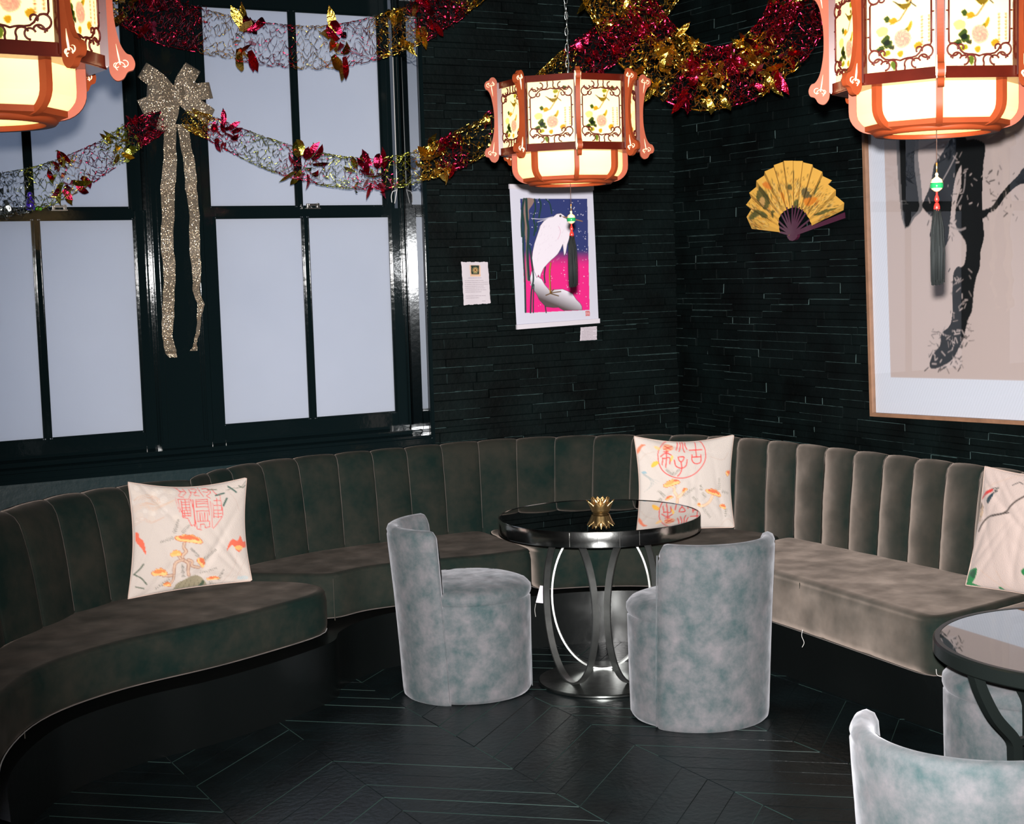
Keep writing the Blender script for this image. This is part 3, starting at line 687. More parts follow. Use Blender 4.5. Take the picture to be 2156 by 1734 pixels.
# ------------------------------------------------------------------ painted paper and cloth
def crop_px(ox, oy, sc): return lambda p: (ox+p[0]/sc, oy+p[1]/sc)
M['print'] = painted('printed_paper', 0.65)
M['fabric_print'] = painted('printed_cotton', 0.85, bump=0.25, bscale=260, sheen=0.3)
def quad_print(name, corners, ccorn, cv, m, nx, ny, parent=None, wave=0.0, thick=0.0015, edge=None):
    """flat sheet between four world corners (tl,tr,br,bl), coloured from the canvas; corners ccorn in canvas units"""
    uu, vv = np.meshgrid(np.linspace(0, 1, nx), np.linspace(0, 1, ny))
    Pp = bil(corners, uu, vv).reshape(-1, 3); Q = bil(ccorn, uu, vv).reshape(-1, 2)
    n = np.cross(np.array(corners[1])-np.array(corners[0]), np.array(corners[3])-np.array(corners[0])); n /= np.linalg.norm(n)
    if np.dot(n, fw) > 0: n = -n
    if edge is not None: Pp = edge(Pp, uu.ravel(), vv.ravel())
    Pp = Pp + n*(wave*(np.sin(uu.ravel()*7+1)+np.sin(vv.ravel()*5)))[:, None]
    col = cv.sample(Q[:, 0], Q[:, 1])
    k = nx*ny; V = np.vstack([Pp, Pp-n*thick]); f = grid_faces(nx, ny)+[tuple(reversed(q)) for q in grid_faces(nx, ny, k)]
    ring_ = [i for i in range(nx)]+[j*nx+nx-1 for j in range(1, ny)]+[(ny-1)*nx+i for i in range(nx-2, -1, -1)]+[j*nx for j in range(ny-2, 0, -1)]
    f += [(ring_[i], ring_[(i+1) % len(ring_)], ring_[(i+1) % len(ring_)]+k, ring_[i]+k) for i in range(len(ring_))]
    return mesh_obj(name, V, f, m, parent, False, np.vstack([col, col]))

# --- heron poster (drawn in units of the poster's own sheet, y down)
c5 = crop_px(1040, 370, 4.815)
YP = YW-0.030
cv = Canvas(150, 70, 1070, 1570, 300, 480, (206, 204, 218))
area = [(262, 232), (942, 230), (968, 1358), (315, 1388)]
ins = cv.poly(area, (36, 48, 104))
g = np.clip((cv.Y-740)/190, 0, 1)[..., None]; g = g*g*(3-2*g)
top_ = lin((38, 50, 108)); bot_ = lin((232, 28, 128)); cv.a = np.where(ins[..., None], top_*(1-g)+bot_*g, cv.a)
rn = random.Random(5)
for _ in range(150):
    x, y = rn.uniform(360, 950), rn.uniform(240, 1340)
    if y > 1380: continue
    cv.dot(x, y, rn.choice((2.5, 3, 3.5, 5)), (225, 220, 240), 0.9)
cv.blob([(290, 232), (400, 232), (385, 290), (350, 345), (352, 420), (330, 560), (345, 760), (352, 960), (375, 1050), (330, 1050), (318, 900), (318, 700), (300, 500), (296, 330)], (140, 112, 104))
rock = [(400, 950), (430, 1010), (480, 1045), (510, 1100), (560, 1160), (620, 1150), (690, 1145), (740, 1165), (790, 1190), (830, 1250), (870, 1290), (888, 1320), (890, 1358), (705, 1364), (650, 1332), (600, 1335), (520, 1325), (455, 1255), (430, 1200), (395, 1150), (372, 1100), (360, 1040), (378, 960)]
ins = cv.poly(rock, (232, 226, 236))
sh = np.clip((cv.Y-(1010+(cv.X-360)*0.42))/190, 0, 1)[..., None]*(ins[..., None]); cv.a = cv.a*(1-sh)+lin((84, 70, 70))*sh
cv.stroke(rock+[rock[0]], 4, (60, 40, 60))
gr = (10, 52, 50)
for pts, w in ((((300, 232), (285, 330), (275, 470), (280, 610)), 20), (((322, 235), (330, 420), (345, 560), (335, 760), (352, 1050)), 24), (((280, 330), (300, 500), (292, 700), (300, 880), (310, 1050), (318, 1380)), 18),
        (((405, 235), (415, 330), (395, 420), (410, 520), (400, 600)), 16), (((455, 235), (470, 300), (450, 420)), 16), (((520, 235), (560, 280), (580, 380)), 12), (((350, 700), (365, 760), (380, 900), (395, 1040), (375, 1180), (368, 1385)), 16), (((400, 1100), (395, 1250), (395, 1385)), 12), (((515, 920), (505, 1000), (512, 1080)), 14), (((515, 1320), (525, 1385)), 12), (((735, 640), (750, 700), (760, 800)), 10), (((430, 470), (420, 560)), 12)):
    cv.curve(pts, w, gr)
body = [(590, 415), (545, 425), (500, 455), (465, 500), (435, 590), (405, 680), (388, 760), (380, 830), (390, 900), (402, 965), (430, 1030), (445, 1000), (462, 1035), (472, 990), (500, 930), (545, 880), (575, 850), (610, 820), (640, 790), (670, 740), (692, 690), (705, 810), (722, 780), (738, 690), (765, 610), (780, 540), (782, 490), (760, 455), (725, 430), (705, 400), (672, 378), (630, 384)]
cv.poly(body, (236, 226, 236)); cv.stroke(body+[body[0]], 4, (70, 50, 70))
for _ in range(60):
    x, y = rn.uniform(430, 740), rn.uniform(480, 860); cv.stroke([(x, y), (x-6, y+16)], 2.5, (205, 188, 205), 0.6)
cv.stroke([(690, 412), (760, 425), (890, 458)], 9, (150, 108, 60)); cv.stroke([(700, 420), (770, 440)], 5, (60, 40, 40))
cv.dot(668, 404, 12, (70, 60, 60)); cv.dot(667, 403, 5, (10, 10, 14)); cv.curve([(375, 430), (480, 435), (590, 412)], 5, (226, 220, 232)); cv.curve([(435, 465), (500, 445), (560, 425)], 5, (226, 220, 232))
cv.curve([(570, 880), (560, 960), (562, 1050), (568, 1185)], 17, (120, 84, 28)); cv.curve([(568, 880), (558, 980), (562, 1180)], 5, (200, 150, 60))
for e in (((568, 1185), (600, 1150)), ((568, 1185), (672, 1170)), ((568, 1190), (650, 1215)), ((565, 1190), (522, 1208))): cv.stroke(e, 11, (96, 66, 24))
cv.curve([(650, 510), (668, 560), (655, 610), (640, 640)], 6, (214, 150, 180), 0.6)
cv.poly([(925, 1370), (968, 1368), (970, 1418), (927, 1420)], (196, 60, 60))
for e in (((935, 1380), (935, 1410)), ((935, 1380), (960, 1380)), ((948, 1390), (948, 1412)), ((960, 1385), (962, 1410)), ((938, 1396), (962, 1396))): cv.stroke(e, 3.5, (232, 214, 220))
cv.stroke([(156, 132), (998, 150)], 3, (176, 172, 188)); cv.stroke([(232, 1508), (1060, 1448)], 5, (150, 148, 166))
cc = [(156, 84), (999, 100), (1062, 1490), (232, 1555)]
W4 = [at_y(*c5(p), YP) for p in cc]
po = thing('heron_poster', 'poster of a white heron on a rock against blue and pink night sky', 'poster', W4[3]); base_inv = Vector(W4[3])
def local(o, root):
    o.data.transform(Matrix.Translation(-root.location)); o.parent = root
o = quad_print('sheet', W4, cc, cv, M['print'], 300, 480, None, 0.0008); local(o, po)
for (a_, b_, nm) in ((W4[0], W4[1], 'top_batten'), (W4[3], W4[2], 'bottom_batten')):
    m = MB(); d = (np.array(b_)-np.array(a_)); d /= np.linalg.norm(d); s_ = np.array([0, 0, 1.0]); hgt = 0.022
    lo2 = np.array(a_)-d*0.002; hi2 = np.array(b_)+d*0.004; zz = (-0.0 if nm == 'bottom_batten' else -hgt)
    v = []
    for p in (lo2, hi2):
        for dz in (zz-0.001, zz+hgt): 
            for dy in (-0.006, 0.006): v.append((p[0], p[1]+dy, p[2]+dz))
    m.add(v, [(0, 1, 3, 2), (4, 6, 7, 5), (0, 4, 5, 1), (2, 3, 7, 6), (0, 2, 6, 4), (1, 5, 7, 3)]); o = m.build(nm, M['white_card'], None); local(o, po)
# --- paper note with a seal picture, and the little caption card
c6 = crop_px(940, 530, 13.34)
cv = Canvas(380, 250, 1260, 1500, 130, 190, (206, 196, 202))
cv.poly([(645, 370), (945, 375), (955, 690), (665, 690)], (216, 176, 146)); cv.poly([(685, 378), (915, 378), (912, 632), (695, 630)], (14, 40, 32))
for k in range(12):
    a = k*PI/6; cv.stroke([(810+45*math.cos(a), 510+45*math.sin(a)), (810+85*math.cos(a), 510+85*math.sin(a))], 12, (210, 180, 120))
cv.ring(810, 510, 34, 22, (196, 140, 80)); cv.stroke([(760, 590), (860, 590)], 30, (150, 140, 90), 0.8)
for k, (y, x0_, x1_) in enumerate(((738, 610, 970), (812, 510, 1050), (865, 515, 1150), (918, 510, 1165), (970, 515, 1040), (1020, 520, 1070), (1075, 525, 1110), (1130, 530, 980), (1242, 550, 1110), (1298, 550, 920), (1392, 1010, 1110))):
    x = x0_; 
    while x < x1_:
        w_ = rn.uniform(14, 60); cv.stroke([(x, y-(x-500)*0.02), (min(x+w_, x1_), y-(x+w_-500)*0.02)], 13, (120, 104, 116) if k else (90, 80, 130), 0.65); x += w_+rn.uniform(10, 24)
cc = [(415, 290), (1160, 288), (1243, 1440), (495, 1490)]
def ragged(Pp, u, v):
    r_ = np.sin(u*61)*0.5+np.sin(u*23+1)+np.sin(v*47)*0.6+np.sin(v*19+2)
    Pp = Pp.copy(); c0_ = Pp.mean(0); b_ = np.maximum(np.maximum((u < 0.02), (u > 0.98)), np.maximum((v < 0.02), (v > 0.98))).astype(float)
    d = Pp-c0_; return Pp+d*(r_*0.010*b_)[:, None]
o = quad_print('paper_note', [at_y(*c6(p), YW-0.020) for p in cc], cc, cv, M['print'], 110, 160, None, 0.0012, edge=ragged)
tag(o, 'small torn-edged cream note with a tiny dark picture and typed lines on the stone wall', 'note')
cv = Canvas(860, 1510, 1060, 1690, 110, 100, (204, 192, 200))
for k in range(8):
    y = 1548+k*15.5; x = 890+(20 if k in (1,) else 0)
    while x < 1030-(30 if k % 3 == 2 else 0):
        w_ = rn.uniform(5, 16); cv.stroke([(x, y-(x-880)*0.05), (x+w_, y-(x-880)*0.05)], 4, (96, 84, 96), 0.75); x += w_+rn.uniform(4, 8)
cc = [(880, 1537), (1044, 1524), (1044, 1660), (874, 1670)]
o = quad_print('caption_card', [at_y(*c5(p), YW-0.019) for p in cc], cc, cv, M['print'], 90, 80, None, 0.0004, edge=ragged)
tag(o, 'tiny caption card on the wall under the heron poster', 'card')

# --- large framed calligraphy on the right wall
XA = XW-0.055
c8 = crop_px(1800, 280, 2.797)
def apt(p): q = at_x(*c8(p), XA); return (-q[1], q[2])         # picture coordinates: along the wall, height
cA = np.array(apt((110, 1665))); cB = np.array(apt((996, 1716))); cT = np.array(apt((63, 30)))
eu = (cB-cA)/np.linalg.norm(cB-cA); ev = np.array([-eu[1], eu[0]])
def uv(p): q = np.array(apt(p))-cA; return (float(q@eu), float(q@ev))
AW, AH, FR = 1.50, 1.55, 0.016
cv = Canvas(0, 0, 1.05, 1.45, 330, 440, (204, 184, 179))
in0 = uv((212, 1436)); in1 = uv((178, 120))
mx_ = in0[0]; my_ = in0[1]
m_in = (cv.X < mx_) | (cv.Y < my_)
noise_ = (np.sin(cv.X*900)*np.sin(cv.Y*870+np.sin(cv.X*200)*2)+np.sin(cv.X*410+cv.Y*300)*np.sin(cv.Y*520))*0.5
mat_col = lin((224, 226, 238))*(1+0.16*noise_[..., None])
cv.a = np.where(m_in[..., None], mat_col, cv.a)
ink = (8, 12, 14)
def A(pts): return [uv(p) for p in pts]
cv.poly(A([(243, 30), (375, 30), (372, 150), (390, 300), (400, 440), (385, 470), (350, 500), (320, 550), (295, 562), (275, 500), (262, 380), (250, 200)]), (118, 112, 112))
cv.poly(A([(262, 30), (355, 30), (350, 130), (352, 220), (368, 330), (380, 430), (370, 460), (335, 500), (318, 545), (298, 555), (286, 500), (276, 380), (266, 200)]), ink)
cv.blob(A([(470, 180), (520, 110), (560, 40), (640, 20), (660, 60), (645, 150), (600, 240), (580, 330), (570, 420), (560, 520), (545, 640), (520, 675), (500, 620), (455, 640), (440, 610), (450, 560), (470, 520), (400, 440), (410, 390), (440, 320), (455, 250)]), ink)
cv.blob(A([(640, 60), (760, 60), (755, 200), (750, 330), (750, 470), (760, 590), (755, 640), (740, 700), (735, 790), (715, 850), (700, 930), (690, 1040), (670, 1090), (655, 1140), (640, 1200), (600, 1290), (560, 1345), (480, 1385), (440, 1375), (455, 1310), (500, 1250), (510, 1180), (560, 1130), (575, 1040), (575, 920), (580, 830), (600, 790), (640, 780), (655, 700), (650, 640), (600, 560), (590, 500), (600, 400), (625, 300)]), ink)
cv.blob(A([(740, 480), (800, 440), (850, 370), (900, 310), (960, 250), (1000, 200), (1100, 160), (1100, 300), (980, 300), (900, 360), (830, 450), (790, 470), (750, 500)]), ink)
cv.blob(A([(600, 470), (640, 460), (760, 450), (800, 440), (760, 500), (640, 520)]), ink)
for pts, w in ((((505, 300), (560, 200), (600, 120)), 0.006), (((600, 430), (640, 340), (650, 240)), 0.006), (((585, 560), (620, 570), (650, 560)), 0.008), (((590, 1240), (520, 1180), (530, 1140)), 0.004)):
    cv.curve(A(pts), w, (170, 156, 154), 0.85)
for _ in range(420):
    k = rn.choice((0, 0, 1, 1, 2, 3)); 
    if k == 0: x, y = rn.uniform(560, 680), rn.uniform(780, 1300)
    elif k == 1: x, y = rn.uniform(430, 640), rn.uniform(1150, 1390)
    elif k == 2: x, y = rn.uniform(430, 640), rn.uniform(100, 620)
    else: x, y = rn.uniform(600, 960), rn.uniform(180, 520)
    a_ = rn.uniform(-0.6, 0.9)+PI/2*(rn.random() < 0.6); l_ = rn.uniform(8, 34)
    cv.stroke(A([(x, y), (x+l_*math.cos(a_), y+l_*math.sin(a_))]), rn.choice((0.002, 0.003, 0.005)), rn.choice((ink, (204, 184, 179), ink)), 0.9)
art = thing('framed_calligraphy', 'large framed black brush calligraphy with pale wood frame and silver brocade mount', 'picture', (XA, -float(cA[0]), float(cA[1])))
def A3(u, v, d=0.0): q = eu*u+ev*v; return (-d, -q[0], q[1])        # local to the picture's lower left corner
nx, ny = 330, 440; uu, vv = np.meshgrid(np.linspace(FR*0.5, 1.04, nx), np.linspace(FR*0.5, 1.44, ny))
V = [A3(a_, b_, 0.0) for a_, b_ in zip(uu.ravel(), vv.ravel())]
col = cv.sample(uu.ravel(), vv.ravel())
M['art_print'] = painted('brocade_and_xuan_paper', 0.6)
o = mesh_obj('artwork', V, grid_faces(nx, ny), M['art_print'], art, False, col)
m = MB()
def bar(u0, u1, v0, v1):
    P = [A3(u0, v0), A3(u1, v0), A3(u1, v1), A3(u0, v1)]; v = [(p[0]-0.022, p[1], p[2]) for p in P]+[(p[0]+0.025, p[1], p[2]) for p in P]
    m.add(v, [(0, 1, 2, 3), (7, 6, 5, 4)]+[(i, (i+1) % 4, 4+(i+1) % 4, 4+i) for i in range(4)])
bar(0, FR, 0, 1.45); bar(FR, 1.05, 0, FR); bar(FR, 1.05, 1.45-FR, 1.45); bar(1.05-FR, 1.05, FR, 1.45-FR)
m.build('frame', M['frame_wood'], art)
m = MB(); P = [A3(FR, FR), A3(1.05-FR, FR), A3(1.05-FR, 1.45-FR), A3(FR, 1.45-FR)]; v = [(p[0]-0.014, p[1], p[2]) for p in P]
mesh_obj('glass', v, [(0, 1, 2, 3)], M['glass'], art)

# --- folding fan on the right wall
XF = XW-0.035
c7 = crop_px(1560, 310, 8.256)
def fp(p): q = at_x(*c7(p), XF); return (-float(q[1]), float(q[2]))
piv = fp((915, 1525))
cv = Canvas(piv[0]-0.45, piv[1]-0.06, piv[0]+0.42, piv[1]+0.42, 520, 300, (232, 176, 78))
def Fn(pts): return [fp(p) for p in pts]
for _ in range(2600):
    x, y = rn.uniform(180, 1800), rn.uniform(380, 1430)
    r_ = math.hypot(x-930, (y-1500)*0.95)
    if r_ < 420 or r_ > 1000-120*(abs(x-900)/900): continue
    if rn.random() < 0.75 and r_ > 830: continue
    dx, dy = (x-930)/r_, (y-1500)/r_; l_ = rn.uniform(20, 95); t_ = rn.uniform(-0.5, 0.5); dx, dy = dx-dy*t_, dy+dx*t_
    cv.stroke(Fn([(x, y), (x+dx*l_, y+dy*l_)]), rn.choice((0.0012, 0.002, 0.003)), rn.choice(((36, 62, 34), (60, 66, 30), (110, 74, 40), (30, 44, 30), (226, 190, 120), (240, 200, 110), (236, 180, 80), (200, 110, 30))), 0.8)
for pts, c_ in (([(340, 680), (400, 700), (500, 820), (520, 960), (470, 1080), (400, 1060), (330, 940), (300, 800)], (44, 66, 36)), ([(380, 860), (430, 900), (440, 1010), (400, 1030), (360, 940)], (208, 160, 96)), ([(230, 1110), (300, 1080), (430, 1130), (500, 1220), (400, 1230), (330, 1180), (250, 1260), (190, 1240)], (50, 70, 40)),
        ([(1090, 720), (1170, 700), (1210, 780), (1250, 860), (1130, 890), (1080, 820)], (40, 54, 44)), ([(860, 640), (900, 660), (900, 740), (840, 720)], (34, 56, 34)), ([(920, 400), (960, 390), (960, 560), (925, 640)], (52, 64, 36)), ([(950, 930), (1020, 920), (1010, 1060), (930, 1050)], (40, 70, 36)), ([(1120, 900), (1350, 870), (1250, 1000), (1150, 1010)], (214, 120, 30)), ([(700, 800), (770, 800), (800, 1000), (830, 1050), (760, 960)], (216, 128, 34)), ([(1440, 540), (1380, 700), (1300, 850), (1320, 720)], (48, 74, 36)), ([(1280, 1180), (1480, 1090), (1700, 1050), (1560, 1110), (1380, 1180)], (46, 72, 36)), ([(560, 1090), (600, 1120), (580, 1230), (545, 1180)], (36, 60, 34)), ([(400, 640), (480, 600), (560, 700), (500, 730)], (214, 116, 40))):
    cv.blob(Fn(pts), c_, 0.85, 4)
for cx_, cy_ in ((665, 445), (735, 415), (785, 390), (850, 372)):
    for e in (((-16, -12), (14, -14)), ((-14, 2), (16, 0)), ((0, -20), (-2, 20)), ((-14, 18), (14, 16))): cv.stroke(Fn([(cx_+e[0][0], cy_+e[0][1]), (cx_+e[1][0], cy_+e[1][1])]), 0.0014, (40, 34, 24))
fan = thing('folding_fan', 'open yellow paper folding fan painted with landscape, plum sticks, on the right wall', 'fan', (XF, -piv[0], piv[1]))
rimp = [(200, 1415, 0), (150, 1210, 1), (190, 1080, 0), (140, 1000, 1), (190, 880, 0), (195, 790, 1), (275, 690, 0), (320, 580, 1), (415, 490, 0), (465, 420, 1), (580, 350, 0), (625, 310, 1), (735, 255, 0), (800, 235, 1), (915, 232, 0), (965, 235, 1), (1085, 238, 0), (1135, 262, 1), (1255, 298, 0), (1310, 350, 1), (1425, 425, 0), (1475, 500, 1), (1590, 575, 0), (1560, 640, 1), (1660, 740, 0), (1700, 840, 1), (1805, 965, 0), (1835, 1090, 1)]
inp = [(690, 1475), (668, 1300), (700, 1180), (790, 1095), (900, 1050), (990, 1050), (1080, 1090), (1150, 1160), (1200, 1240), (1250, 1360)]
ri = np.array([fp((p[0], p[1])) for p in rimp]); ii = resample(catmull([fp(p) for p in inp], 6), len(rimp))
K = 26; SUB = 8; V = []; col = []
nfs = len(rimp)
idx = np.linspace(0, nfs-1, (nfs-1)*SUB+1)
for t in idx:
    i = min(int(t), nfs-2); f_ = t-i; ro = ri[i]*(1-f_)+ri[i+1]*f_; rin = ii[i]*(1-f_)+ii[i+1]*f_; dep = (rimp[i][2]*(1-f_)+rimp[i+1][2]*f_)
    for j in range(K):
        s_ = j/(K-1); p = rin*(1-s_)+ro*s_; V.append((-0.004-0.014*dep*(0.25+0.75*s_), -(p[0]-piv[0]), p[1]-piv[1])); col.append(p)
col = np.array(col); nx = len(idx)
fc = [(i*K+j, (i+1)*K+j, (i+1)*K+j+1, i*K+j+1) for i in range(nx-1) for j in range(K-1)]
M['fan_paper'] = painted('painted_fan_paper', 0.5)
cc_ = cv.sample(col[:, 0], col[:, 1])
o = mesh_obj('leaf', V, fc, M['fan_paper'], fan, False, cc_)
sd = o.modifiers.new('thickness', 'SOLIDIFY'); sd.thickness = 0.0008
tips = [ii[min(len(ii)-1, int(round(k*(len(ii)-1)/12)))] for k in range(13)]
for k, tp in enumerate(tips):
    m = MB(); d = np.array(tp)-np.array(piv); L_ = np.linalg.norm(d); d /= L_; nrm = np.array([-d[1], d[0]]); w0, w1 = 0.007, 0.0042
    a_ = -d*0.012; b_ = d*(L_+0.01); xx = -0.001-0.0012*k
    v = [(xx, -(a_+nrm*w0*s_)[0], (a_+nrm*w0*s_)[1]) for s_ in (-1, 1)]+[(xx, -(b_+nrm*w1*s_)[0], (b_+nrm*w1*s_)[1]) for s_ in (1, -1)]
    v += [(p[0]-0.001, p[1], p[2]) for p in v]
    m.add(v, [(0, 1, 2, 3), (7, 6, 5, 4)]+[(i, (i+1) % 4, 4+(i+1) % 4, 4+i) for i in range(4)]); m.build('stick', M['plum'], fan)
m = MB(); g_ = [fp(p) for p in ((905, 1540), (1245, 1385), (1870, 1130), (1880, 1230), (1300, 1430), (940, 1560))]; v = [(-0.020, -(p[0]-piv[0]), p[1]-piv[1]) for p in g_]; v += [(-0.024, p[1], p[2]) for p in v]
m.add(v, [tuple(range(6)), tuple(range(11, 5, -1))]+[(i, (i+1) % 6, 6+(i+1) % 6, 6+i) for i in range(6)]); m.build('guard_stick', M['plum'], fan)
m = MB(); g_ = [fp(p) for p in ((870, 1530), (1060, 1510), (1050, 1560), (1020, 1600), (970, 1625), (920, 1615), (885, 1575))]; v = [(-0.010, -(p[0]-piv[0]), p[1]-piv[1]) for p in g_]; v += [(-0.025, p[1], p[2]) for p in v]
m.add(v, [tuple(range(7)), tuple(range(13, 6, -1))]+[(i, (i+1) % 7, 7+(i+1) % 7, 7+i) for i in range(7)]); m.build('handle_head', M['plum'], fan)
m = MB(); m.lathe([(0, 0), (0.0035, 0), (0.003, 0.0015), (0, 0.002)], n=16); o = m.build('rivet', M['gold'], fan); o.rotation_euler = (0, -PI/2, 0); o.location = (-0.026, 0, 0.0)

# ------------------------------------------------------------------ scatter cushions
def pillow(name, label, corners, ccorn, cv, puff=0.055, n=120, slump=0.0, pinch=0.10, back=(206, 190, 176)):
    tl, tr, br, bl = [np.array(c, float) for c in corners]
    nrm = np.cross(tr-tl, bl-tl); nrm /= np.linalg.norm(nrm)
    if np.dot(nrm, fw) > 0: nrm = -nrm
    base = (bl+br)/2; root = thing(name, label, 'cushion', base, group='printed scatter cushions')
    uu, vv = np.meshgrid(np.linspace(0, 1, n), np.linspace(0, 1, n)); u = uu.ravel(); v = vv.ravel()
    # edges bow inwards between the pointed corners
    us = 0.5+(u-0.5)*(1-pinch*0.8*np.sin(PI*v)); vs = 0.5+(v-0.5)*(1-pinch*np.sin(PI*u)*np.where(v < 0.5, 1.35, 0.4))
    Pp = bil((tl, tr, br, bl), us, vs)
    prof = (np.clip(np.sin(PI*u), 0, 1)*np.clip(np.sin(PI*v), 0, 1))**0.48
    rr = random.Random(len(label)); wr = np.zeros_like(u)
    for _ in range(14):
        cu, cv_ = rr.choice(((0, 1), (1, 1), (0, 0), (1, 0), (0.5, 1.0), (0.8, 1))); ang = math.atan2(0.5-cv_, 0.5-cu)+rr.uniform(-0.7, 0.7)
        dx, dy = math.cos(ang), math.sin(ang); a_ = (u-cu)*dx+(v-cv_)*dy; b_ = -(u-cu)*dy+(v-cv_)*dx-rr.uniform(-0.1, 0.1)
        wr += rr.uniform(0.006, 0.014)*np.exp(-(b_/rr.uniform(0.018, 0.035))**2)*np.clip(a_*3, 0, 1)*np.exp(-np.clip(a_, 0, 2)*3.2)
    f_ = Pp+nrm*((puff*prof-wr*(prof > 0.02))[:, None]); b2 = Pp-nrm*((puff*0.55*prof)[:, None])
    Q = bil(ccorn, us, vs); col = cv.sample(Q[:, 0], Q[:, 1])
    k = n*n; fr = grid_faces(n, n); bk = [tuple(reversed(q)) for q in grid_faces(n, n, k)]
    o = mesh_obj('cover', np.vstack([f_, b2])-base, fr+bk, M['fabric_print'], root, True, np.vstack([col, np.tile(lin(back), (k, 1))]))
    bm = bmesh.new(); bm.from_mesh(o.data); bmesh.ops.remove_doubles(bm, verts=bm.verts, dist=0.00005); bmesh.ops.recalc_face_normals(bm, faces=bm.faces); bm.to_mesh(o.data); bm.free()
    m = MB(); e = [i for i in range(n)]+[j*n+n-1 for j in range(1, n)]+[(n-1)*n+i for i in range(n-2, -1, -1)]+[j*n for j in range(n-2, 0, -1)]
    m.tube([Pp[i]-base for i in e[::3]], 0.0022, 5, True)
    M.setdefault('pillow_edge', mat('cushion_piping', L3(205, 178, 165), 0.8)); m.build('piping', M['pillow_edge'], root, smooth=True)
    return root
def fern(cv, x0, y0, x1, y1, n=10, l=25, w=4, c=(52, 60, 50)):
    d = math.hypot(x1-x0, y1-y0); dx, dy = (x1-x0)/d, (y1-y0)/d; cv.stroke([(x0, y0), (x1, y1)], 3, c, 0.8)
    for i in range(n):
        t = (i+0.3)/n; x, y = x0+(x1-x0)*t, y0+(y1-y0)*t; ll = l*(1-0.45*t)
        for s_ in (-1, 1):
            a_, b_ = (dx*0.35-dy*s_*0.9)*ll, (dy*0.35+dx*s_*0.9)*ll; cv.stroke([(x+a_*0.25, y+b_*0.25), (x+a_, y+b_)], w, c, 0.85)
def fungus(cv, x, y, w, h, rot=0.0, deep=(226, 92, 60)):
    def T(p): return (x+p[0]*w*math.cos(rot)-p[1]*h*math.sin(rot), y+p[0]*w*math.sin(rot)+p[1]*h*math.cos(rot))
    o_ = [(-1, 0.1), (-0.85, -0.4), (-0.6, -0.45), (-0.4, -0.85), (-0.05, -0.8), (0.2, -0.95), (0.5, -0.6), (0.75, -0.4), (1.0, 0.35), (0.8, 0.75), (0.3, 0.7), (-0.2, 0.65), (-0.7, 0.6)]
    cv.blob([T(p) for p in o_], (200, 104, 64), 1, 4); cv.blob([T((p[0]*0.93, p[1]*0.88)) for p in o_], (244, 190, 120), 1, 4)
    cv.blob([T((p[0]*0.74, p[1]*0.55-0.2)) for p in o_], deep, 0.85, 4); cv.blob([T((p[0]*0.3+0.35, p[1]*0.3+0.25)) for p in o_], (246, 200, 130), 0.9, 4)

# cushion 1: long seal script disc, fungus branch, bats
cP = crop_px(240, 980, 5.781)
cv = Canvas(150, 130, 1700, 1640, 330, 320, (204, 190, 181))
for _ in range(40):
    x, y = rn.uniform(180, 700), rn.uniform(230, 700); cv.dot(x, y, rn.uniform(15, 50), rn.choice(((226, 208, 192), (222, 200, 182), (238, 226, 216))), 0.25)
for r_ in (30, 55, 80, 105): cv.curve([(400-r_*1.6, 430), (400-r_, 430-r_*0.5), (400, 430-r_*0.6), (400+r_*1.1, 425), (400+r_*0.8, 430+r_*0.5), (400-r_, 430+r_*0.55)], 5, (206, 158, 128), 0.8)
for k in range(5): cv.curve([(220, 500+k*22), (330, 470+k*12), (430, 520+k*10), (560, 480+k*6), (690, 430)], 4, (214, 176, 150), 0.7)
for k in range(4): cv.curve([(225, 660+k*30), (320, 640+k*16), (420, 690+k*8), (560, 640)], 4, (206, 166, 144), 0.7)
rd = (222, 70, 66)
def R(pts, w=9): cv.stroke(pts, w, rd, 0.95)
R([(730, 430), (740, 540), (770, 600), (775, 650), (830, 660), (870, 750), (905, 740)]); R([(725, 425), (880, 425), (905, 560), (920, 700), (940, 790), (990, 800)])
for x0_, x1_, ys in ((765, 860, (460, 490, 530, 565, 600, 630)), (935, 1085, (430, 455, 480, 520, 570)), (1160, 1250, (440, 500, 560, 600, 640))):
    for y in ys: R([(x0_, y), (x1_, y-4)])
for x, ya, yb in ((765, 440, 640), (812, 430, 560), (862, 440, 640), (905, 430, 760), (935, 430, 520), (1085, 420, 620), (1120, 450, 770), (1145, 470, 650), (1200, 410, 650), (1250, 400, 560), (945, 570, 700), (975, 590, 690), (1005, 590, 690), (1035, 590, 690), (1065, 590, 690), (790, 570, 640), (830, 570, 640)): R([(x, ya), (x+6, yb)])
R([(945, 700), (1090, 690), (1100, 760), (1040, 775), (1030, 730), (980, 730), (975, 790)]); cv.curve([(1270, 520), (1262, 620), (1210, 700), (1140, 780)], 8, rd); cv.curve([(705, 400), (712, 500), (740, 590)], 6, rd, 0.7)
for pts in (((730, 290), (770, 330), (740, 380), (800, 400)), ((800, 290), (830, 340), (790, 380)), ((870, 290), (890, 350), (860, 410)), ((900, 290), (960, 300), (930, 370), (990, 380)), ((985, 280), (1010, 340), (1040, 390)), ((1030, 290), (1090, 290), (1100, 330), (1040, 330)), ((1110, 290), (1130, 340), (1080, 380), (1120, 410)), ((1150, 290), (1190, 350), (1250, 380)), ((750, 320), (830, 330)), ((880, 330), (960, 340)), ((690, 265), (740, 290))): cv.curve(pts, 8, rd)
br = (190, 150, 130)
